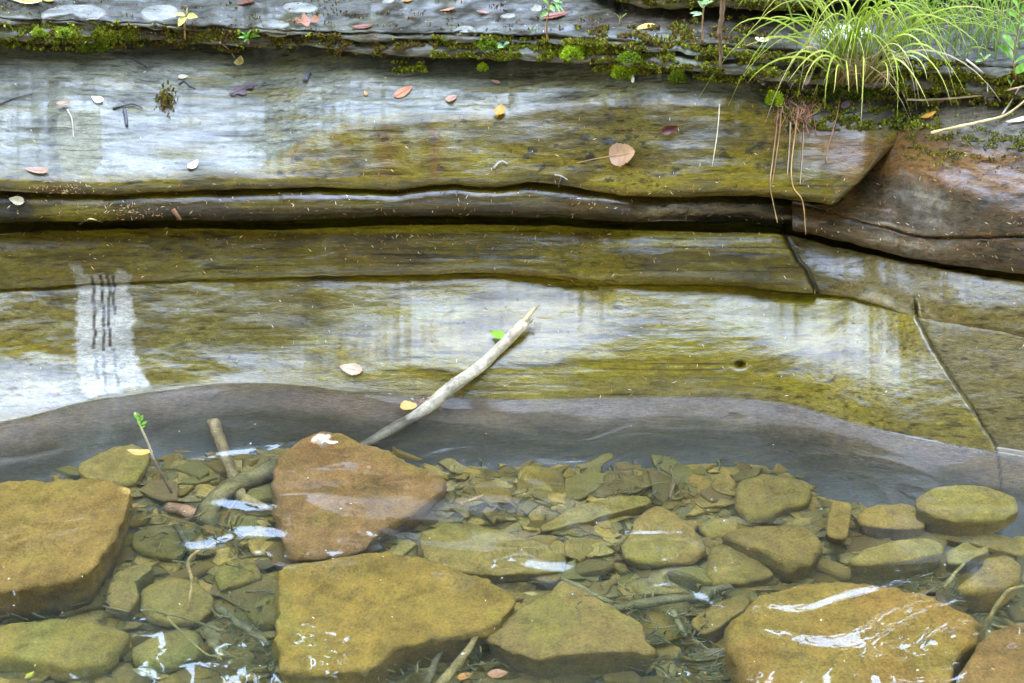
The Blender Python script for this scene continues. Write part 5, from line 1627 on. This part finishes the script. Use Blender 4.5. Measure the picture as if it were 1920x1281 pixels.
rtwig('pale hair thin root hanging left of the round moss cushion', [(1349, 195), (1347, 230), (1342, 270), (1335, 312)], 2.2, (0.42, 0.36, 0.24), 'hanging_root', 'root', 0.006, None, True, 'roots hanging below the tussock', 6)
rtwig('thin root between the two longest hanging roots', [(1482, 230), (1480, 280), (1476, 330)], 3, (0.3, 0.22, 0.14), 'hanging_root', 'root', 0.005, None, True, 'roots hanging below the tussock', 7)
# rusty root mat where the hanging roots leave the soil
V_, F_, C_ = [], [], []
r = random.Random(3)
for i in range(70):
    u, v = r.gauss(1497, 20), r.uniform(172, 222)
    pts = on_rock([(u, v), (u + r.gauss(0, 8), v + r.uniform(6, 16)), (u + r.gauss(0, 12), v + r.uniform(14, 40))], 0.003 + r.random() * 0.005)
    if len(pts) < 3: continue
    a, b = tube(smooth_path(pts, 6), [r.uniform(0.0007, 0.0016)] * 6, 5)
    o = len(V_)
    V_ += a
    F_ += [tuple(x + o for x in f) for f in b]
    C_ += [r.choice([(0.28, 0.11, 0.04), (0.16, 0.07, 0.035), (0.10, 0.06, 0.045), (0.36, 0.20, 0.09)])] * len(a)
rm = mesh_obj('root_mat', V_, F_, M_DRY, None, True, np.array(C_))
tag(rm, 'rusty tangle of fine roots below the grass tussock', 'roots', None, 'stuff')

# ================================================================== GRASS TUSSOCK
M_BLADE = attr_mat('grass_blade', 0.4, 0.4, 0.4)
def blade_mesh(P0, P1, P2, P3_, w, c0, c1, c2):
    n = 12
    V_, F_, C_ = [], [], []
    for i in range(n + 1):
        t = i / n
        p = P0 * (1 - t) ** 3 + P1 * 3 * t * (1 - t) ** 2 + P2 * 3 * t * t * (1 - t) + P3_ * t ** 3
        d = ((P1 - P0) * (1 - t) ** 2 + (P2 - P1) * 2 * t * (1 - t) + (P3_ - P2) * t * t).normalized()
        s = d.cross(Vector((0.3, -0.9, 0.5)))
        if s.length < 1e-3: s = Vector((1, 0, 0))
        s.normalize()
        n_ = s.cross(d)
        ww = w * (1 - t ** 3) * (0.7 + 0.3 * min(1, t * 4)) + 0.0002
        V_ += [p - s * ww, p + n_ * ww * 0.35, p + s * ww]
        k = t * 2
        c = [a * (1 - k) + b * k for a, b in zip(c0, c1)] if k < 1 else [a * (2 - k) + b * (k - 1) for a, b in zip(c1, c2)]
        C_ += [c, [x * 0.8 for x in c], c]
    for i in range(n):
        a = i * 3
        F_ += [(a, a + 3, a + 4, a + 1), (a + 1, a + 4, a + 5, a + 2)]
    return V_, F_, C_

tb = rock_hit(1600, 140)[0]
tus = empty('grass_tussock', tb)
tag(tus, 'large tussock of arching yellow green grass growing on the ledge', 'grass tussock')
G0, G1, G2, GY, GS = (0.09, 0.11, 0.015), (0.24, 0.34, 0.02), (0.40, 0.48, 0.05), (0.66, 0.56, 0.14), (0.55, 0.42, 0.20)
def px3(u, v, y):
    x, yy, z = at_y(u, v, y)
    return Vector((float(x), float(yy), float(z)))
TR = [  # traced blades: base, bend, tip (pixels) and how far the tip leans towards the camera
    ((1560, 150), (1505, 20), (1400, 10), (1366, 65), 0.05), ((1575, 150), (1520, 20), (1455, 22), (1435, 40), 0.0), ((1565, 155), (1530, 90), (1450, 90), (1400, 157), 0.10),
    ((1585, 155), (1560, 60), (1520, 90), (1476, 156), 0.12), ((1590, 158), (1560, 70), (1520, 100), (1503, 170), 0.14), ((1592, 158), (1565, 60), (1550, 110), (1546, 205), 0.16),
    ((1605, 160), (1625, 50), (1620, 120), (1614, 238), 0.18), ((1600, 158), (1560, 90), (1572, 130), (1563, 175), 0.14), ((1640, 150), (1670, 60), (1690, 90), (1682, 222), 0.16),
    ((1640, 150), (1670, 70), (1710, 120), (1742, 200), 0.15), ((1645, 148), (1690, 60), (1760, 90), (1784, 198), 0.14), ((1650, 148), (1690, 50), (1760, 60), (1812, 178), 0.12),
    ((1640, 145), (1680, 20), (1760, 30), (1787, 140), 0.08), ((1630, 145), (1680, 0), (1740, 0), (1835, 82), 0.04), ((1625, 140), (1660, -30), (1750, -20), (1800, 8), 0.0),
    ((1600, 150), (1545, -20), (1500, -60), (1460, -40), 0.0), ((1610, 145), (1590, -40), (1570, -90), (1540, -100), 0.0), ((1615, 145), (1625, -30), (1640, -90), (1660, -100), 0.0),
    ((1585, 150), (1520, 30), (1480, -30), (1462, -40), 0.02), ((1570, 152), (1500, 50), (1440, 60), (1412, 85), 0.04), ((1620, 150), (1680, 30), (1720, 50), (1745, 120), 0.1),
    ((1595, 158), (1580, 80), (1590, 120), (1592, 172), 0.15), ((1612, 158), (1600, 90), (1605, 130), (1608, 175), 0.13), ((1655, 150), (1700, 70), (1735, 110), (1738, 150), 0.12),
    ((1570, 155), (1520, 70), (1490, 90), (1478, 130), 0.1), ((1630, 152), (1660, 80), (1672, 130), (1660, 165), 0.14)]
r = random.Random(21)
blades = []
for (b, c, d, e, lean) in TR:
    by_ = rock_hit(b[0], b[1])[0].y - 0.01
    yel = r.random()
    blades.append((px3(b[0], b[1], by_), px3(c[0], c[1], by_ - lean * 0.25), px3(d[0], d[1], by_ - lean * 0.7), px3(e[0], e[1], by_ - lean), r.uniform(0.0018, 0.0026), G0, G2 if yel < 0.5 else (0.44, 0.52, 0.06), GY if yel > 0.3 else G2))
for i in range(95):
    bu = r.gauss(1605, 42)
    bv = r.uniform(125, 158)
    hp_ = rock_hit(bu, bv)[0]
    if hp_ is None: continue
    az = r.uniform(0, 6.283)
    R_ = abs(r.gauss(0.12, 0.06)) + 0.03
    hgt = r.uniform(0.14, 0.30)
    o_ = Vector((math.cos(az) * 1.15, math.sin(az) * 0.8, 0))
    if o_.y > 0: o_.y *= 0.5
    zend = r.uniform(-0.06, 0.24) * (1 if r.random() < 0.85 else -0.3)
    P0 = hp_ + Vector((0, -0.005, -0.005))
    up = Vector((0, 0, 1))
    st = r.random()
    o_ = o_ * r.uniform(0.6, 1.3)
    if st < 0.26: c0, c1, c2 = GS, GS, (0.6, 0.48, 0.26); hgt *= 0.5; R_ *= 0.7; zend = r.uniform(-0.1, 0.02)
    elif st < 0.5: c0, c1, c2 = G0, G2, GY
    else: c0, c1, c2 = G0, G1, G2
    blades.append((P0, P0 + up * hgt * 0.75 + o_ * R_ * 0.2, P0 + up * max(hgt, zend) * 1.1 + o_ * R_ * 0.8, P0 + up * zend + o_ * R_ * 1.35, r.uniform(0.0012, 0.0022), c0, c1, c2))
for b in blades:
    V_, F_, C_ = blade_mesh(*[x - tb for x in b[:4]], *b[4:])
    mesh_obj('blade', V_, F_, M_BLADE, tus, True, np.array(C_))
# sheathed crown of dead leaf bases
V_, F_, C_ = [], [], []
for i in range(120):
    p = Vector((r.gauss(0, 0.035), r.gauss(-0.01, 0.02), r.uniform(-0.02, 0.01)))
    d = Vector((r.gauss(0, 0.35), r.gauss(-0.25, 0.3), 1)).normalized()
    a, b, c = blade_mesh(p, p + d * 0.03, p + d * 0.05, p + d * r.uniform(0.05, 0.09) + Vector((r.gauss(0, 0.02), -0.015, -0.01)), 0.002, (0.14, 0.08, 0.03), (0.30, 0.2, 0.09), (0.36, 0.26, 0.13))
    o = len(V_)
    V_ += a; C_ += c
    F_ += [tuple(x + o for x in f) for f in b]
cr = mesh_obj('dead_sheath', V_, F_, M_BLADE, tus, True, np.array(C_))
cr['label'] = 'straw brown dead sheaths at the foot of the tussock'

# thin meadow grass behind the tussock
V_, F_, C_ = [], [], []
r = random.Random(33)
for i in range(260):
    u = r.uniform(1670, 1960)
    v = r.uniform(4, 110) + (1960 - u) * 0.03
    hp_ = rock_hit(u, v)[0]
    if hp_ is None: continue
    az = r.uniform(0, 6.28)
    o_ = Vector((math.cos(az), math.sin(az) * 0.6, 0))
    h_ = r.uniform(0.05, 0.14)
    R_ = r.uniform(0.01, 0.08)
    a, b, c = blade_mesh(hp_, hp_ + Vector((0, 0, h_ * 0.6)), hp_ + Vector((0, 0, h_)) + o_ * R_ * 0.6, hp_ + Vector((0, 0, h_ * r.uniform(0.4, 1))) + o_ * R_ * 1.3, r.uniform(0.0009, 0.0016), (0.10, 0.15, 0.02), (0.22, 0.36, 0.03), (0.38, 0.46, 0.08) if r.random() < 0.6 else (0.5, 0.42, 0.18))
    o = len(V_)
    V_ += a; C_ += c
    F_ += [tuple(x + o for x in f) for f in b]
mg = mesh_obj('grass', V_, F_, M_BLADE, None, True, np.array(C_))
tag(mg, 'thin short grass behind the tussock on the top of the bank', 'grass', None, 'stuff')

# ================================================================== SEEDLINGS
M_STEM = plain_mat('seedling_stem', (0.22, 0.12, 0.05), 0.6, 0.3, 60)
def seedling(label, stem, leaves, col, name='seedling', cat='plant', wpx=4, dy=0.0):
    hp_ = rock_hit(*stem[0])[0]
    pts = [px3(u, v, hp_.y - 0.005 - dy * i / max(1, len(stem) - 1)) for i, (u, v) in enumerate(stem)]
    k = (hp_ - CAMV).length / FPX
    root = empty(name, pts[0])
    tag(root, label, cat, 'small plants on the bank')
    a, b = tube([p - pts[0] for p in smooth_path(pts, 12)], list(np.linspace(wpx * k * 0.5, wpx * k * 0.3, 12)), 6)
    mesh_obj('stem', a, b, M_STEM, root)
    for j, (u0, v0, u1, v1, asp) in enumerate(leaves):
        p0, p1 = px3(u0, v0, hp_.y - 0.006 - dy * 0.8), px3(u1, v1, hp_.y - 0.012 - dy - 0.01 * (j % 3))
        d = p1 - p0
        L = d.length
        d.normalize()
        n_ = Vector((0.15 * (-1) ** j, -0.6, 0.8)).normalized()
        n_ = (n_ - d * n_.dot(d)).normalized()
        s = n_.cross(d)
        W_, Fc = leaf_mesh('ovate', asp, -0.2, 0.25, j + 3)
        g = 0.85 + 0.3 * ((j * 37) % 10) / 10
        mesh_obj('leaf', [p0 - pts[0] + d * (x + 0.5) * L + s * y * L + n_ * z * L for x, y, z in W_], Fc, M_BLADE, root, True, np.array([[c * g * (0.9 + 0.2 * math.cos(x * 20)) for c in col] for x, y, z in W_]))
    return root
seedling('seedling with four pale yellow leaves above the left ledge', [(347, 74), (346, 50), (350, 25)], [(348, 28, 326, 26, 0.45), (349, 30, 371, 32, 0.5), (347, 30, 334, 50, 0.5), (350, 25, 352, 14, 0.5)], (0.60, 0.52, 0.10))
seedling('green leaved seedling on a thin brown stem at the top', [(1026, 78), (1025, 50), (1029, 20), (1034, -10)], [(1028, 22, 1012, 32, 0.55), (1030, 10, 1040, 22, 0.5), (1030, 8, 1014, -4, 0.5), (1036, -2, 1056, 6, 0.3), (1040, 2, 1058, 22, 0.15), (1040, 2, 1050, 24, 0.15)], (0.22, 0.40, 0.06), dy=0.02)
seedling('small bright fern like rosette on the left ledge', [(466, 82), (466, 74)], [(466, 70, 446, 70, 0.3), (466, 69, 452, 60, 0.3), (466, 68, 470, 55, 0.35), (467, 69, 484, 58, 0.3), (467, 70, 488, 67, 0.3), (466, 72, 458, 78, 0.3)], (0.16, 0.42, 0.05))
seedling('tiny four leaved rosette on the mossy ledge', [(943, 88), (943, 85)], [(943, 84, 930, 81, 0.5), (943, 84, 955, 80, 0.5), (943, 85, 934, 90, 0.5), (943, 85, 952, 89, 0.5)], (0.26, 0.40, 0.16))
seedling('pale leafed rosette right of the largest moss cushion', [(1222, 130), (1224, 122)], [(1224, 123, 1210, 122, 0.35), (1224, 124, 1215, 130, 0.5), (1226, 122, 1236, 118, 0.4)], (0.36, 0.44, 0.18))
seedling('second pale leafed rosette beside the hanging leaf', [(1250, 132), (1250, 124)], [(1250, 122, 1259, 119, 0.4), (1249, 122, 1242, 120, 0.4), (1250, 124, 1256, 128, 0.5), (1250, 126, 1251, 135, 0.5)], (0.36, 0.44, 0.18))
seedling('slender seedling with pale top leaves before the dark recess', [(1318, 80), (1317, 45), (1320, 8)], [(1319, 25, 1293, 24, 0.25), (1319, 25, 1298, 30, 0.25), (1320, 12, 1336, 2, 0.6), (1320, 14, 1308, 2, 0.6), (1320, 10, 1326, -8, 0.5)], (0.34, 0.46, 0.20))
seedling('small thin leafed sprout by the yellow leaf at the upper middle', [(1162, 46), (1164, 30)], [(1164, 34, 1176, 24, 0.2), (1163, 38, 1156, 26, 0.2)], (0.2, 0.34, 0.06))
seedling('leafy green plant at the right edge of the picture', [(1905, 150), (1900, 110), (1908, 60), (1915, 20)], [(1902, 110, 1872, 84, 0.5), (1903, 92, 1880, 66, 0.55), (1905, 80, 1930, 74, 0.55), (1907, 62, 1885, 48, 0.55), (1908, 55, 1930, 40, 0.5), (1911, 40, 1893, 24, 0.55), (1914, 22, 1932, 6, 0.5), (1912, 22, 1900, 0, 0.5), (1900, 118, 1930, 106, 0.6), (1902, 135, 1935, 120, 0.6)], (0.17, 0.36, 0.05), wpx=3, dy=0.05)
seedling('low pale green plant left of the leafy edge plant', [(1843, 118), (1845, 110)], [(1844, 112, 1828, 116, 0.4), (1845, 111, 1858, 102, 0.45), (1845, 110, 1838, 100, 0.4)], (0.30, 0.46, 0.14))
seedling('tiny pale sprout by the reed end at the right', [(1896, 168), (1896, 160)], [(1896, 160, 1890, 150, 0.6), (1896, 160, 1902, 150, 0.6)], (0.34, 0.46, 0.14))

# ================================================================== PALE FLAT STONES ON THE TOP, LITTER
def flat_stone(label, pts, col, th=0.005, seed=0):
    q = [np.array(p, float) for p in pts]
    for _ in range(2):
        q = [x for i in range(len(q)) for x in (q[i] * 0.75 + q[(i + 1) % len(q)] * 0.25, q[i] * 0.25 + q[(i + 1) % len(q)] * 0.75)]
    W = [rock_hit(u, v)[0] for u, v in q]
    c = sum(W, Vector()) / len(W)
    V_ = [Vector((0, 0, th))]
    for k, z in ((0.5, th), (0.86, th * 0.9), (0.97, th * 0.5), (1.0, -0.004), (0.95, -0.02)):
        for i, w in enumerate(W):
            d = w - c
            V_.append(Vector((d.x * k, d.y * k, d.z * k * (1 if k < 1 else 1) + z + 0.0015 * math.sin(d.x * 90 + seed) * math.cos(d.y * 70))))
    n = len(W)
    F_ = [(0, 1 + i, 1 + (i + 1) % n) for i in range(n)]
    for k in range(4):
        a = 1 + k * n
        F_ += [(a + i, a + n + i, a + n + (i + 1) % n, a + (i + 1) % n) for i in range(n)]
    A = np.array([tuple(v) for v in V_])
    nn = fbm(A[:, 0] * 30, A[:, 1] * 30, seed, 3, 480)
    o = mesh_obj('flat_stone', V_, F_, M_ROCK, None, True, np.asarray(col)[None] * (1 + 0.3 * nn[:, None]), {'wet': np.full(len(V_), 0.45), 'bedding': np.full(len(V_), 0.4)})
    o.location = c
    tag(o, label, 'stone', 'flat stones on the top of the bank')
PS = (0.15, 0.145, 0.12)
flat_stone('broad pale flat stone on the bank top under the long yellow leaf', [(68, 30), (105, 12), (170, 8), (212, 24), (175, 46), (95, 50)], PS, seed=1)
flat_stone('pale flat stone between the bent twig and the yellow seedling', [(255, 22), (295, 8), (335, 14), (338, 36), (280, 46)], PS, seed=2)
flat_stone('pale oval stone at the top right of the dark red leaf', [(525, 12), (560, 3), (602, 14), (588, 27), (535, 24)], (0.17, 0.165, 0.14), seed=3)
flat_stone('small pale stone left of the orange maple leaf', [(486, 44), (512, 36), (550, 48), (532, 57), (498, 54)], PS, seed=4)
flat_stone('pale oval stone near the reddish leaf in the upper middle', [(932, 33), (955, 25), (972, 31), (955, 38)], (0.17, 0.165, 0.14), seed=5)
flat_stone('pale block beside the green leaved seedling', [(990, 20), (1003, 9), (1020, 15), (1012, 27)], (0.17, 0.165, 0.14), seed=6)
flat_stone('pale patch of stone at the top edge left of the orange leaf', [(712, 6), (728, -4), (744, 2), (730, 10)], (0.18, 0.175, 0.15), seed=7)
flat_stone('pale stone half sunk above the beige leaf', [(846, 58), (870, 48), (898, 55), (890, 66), (855, 68)], PS, seed=8)
flat_stone('whitish flat stone seen through the tussock blades', [(1530, 62), (1570, 46), (1630, 52), (1640, 72), (1560, 78)], (0.48, 0.47, 0.44), seed=9)
flat_stone('small grey pebble at the left foot of the tussock', [(1474, 160), (1482, 152), (1490, 158), (1484, 167)], (0.24, 0.23, 0.19), th=0.016, seed=10)
flat_stone('white pebble below the largest moss cushion', [(1182, 152), (1187, 144), (1191, 150), (1188, 156)], (0.5, 0.5, 0.48), th=0.012, seed=11)

V_, F_, C_ = [], [], []
r = random.Random(44)
def sliver(p, n, L, w, col):
    d, s = basis(n, r.uniform(0, 360))
    o = len(V_)
    V_.extend([p + n * 0.0008 - d * L, p + n * 0.0018 - s * w, p + n * 0.0012 + d * L, p + n * 0.0018 + s * w])
    F_.append((o, o + 1, o + 2, o + 3))
    C_.extend([col] * 4)
for i in range(2400):
    u = r.uniform(-10, 1930)
    z = r.random()
    if z < 0.35: v = r.uniform(345, 470)
    elif z < 0.6: v = r.uniform(430, 745)
    elif z < 0.86: v = r.uniform(0, 90)
    else: v = r.uniform(130, 345)
    p, n = rock_hit(u, v)
    if p is None: continue
    c = r.choice([(0.34, 0.12, 0.03), (0.22, 0.08, 0.025), (0.30, 0.16, 0.06), (0.10, 0.05, 0.02), (0.5, 0.42, 0.28), (0.03, 0.025, 0.02)])
    sliver(p, n, r.uniform(0.002, 0.007), r.uniform(0.0005, 0.0012), c)
for (cu, cv, ru, rv, k) in ((120, 355, 70, 16, 90), (250, 395, 120, 20, 110), (790, 760, 26, 10, 60), (815, 752, 22, 14, 60), (760, 440, 60, 14, 30)):
    for i in range(k):
        u, v = r.gauss(cu, ru * 0.5), r.gauss(cv, rv * 0.5)
        if v > WATERLINE(u) - 1: p, n = P3(u, v, 0.002), Vector((0, 0, 1))
        else: p, n = rock_hit(u, v)
        if p is None: continue
        sliver(p, n, r.uniform(0.002, 0.007), r.uniform(0.0005, 0.0012), r.choice([(0.36, 0.15, 0.04), (0.24, 0.10, 0.03), (0.5, 0.4, 0.2), (0.06, 0.04, 0.02)]))
for i in range(70):
    u, v = r.uniform(0, 1920), r.uniform(790, 1275)
    if v < WATERLINE(u) + 12: continue
    sliver(P3(u, v, 0.0025), Vector((0, 0, 1)), r.uniform(0.0015, 0.004), r.uniform(0.0008, 0.0015), r.choice([(0.7, 0.66, 0.6), (0.6, 0.3, 0.1), (0.7, 0.6, 0.4)]))
lit = mesh_obj('litter', V_, F_, M_DRY, None, False, np.array(C_))
tag(lit, 'needles, bud scales and crumbs scattered over rock and water', 'litter', None, 'stuff')
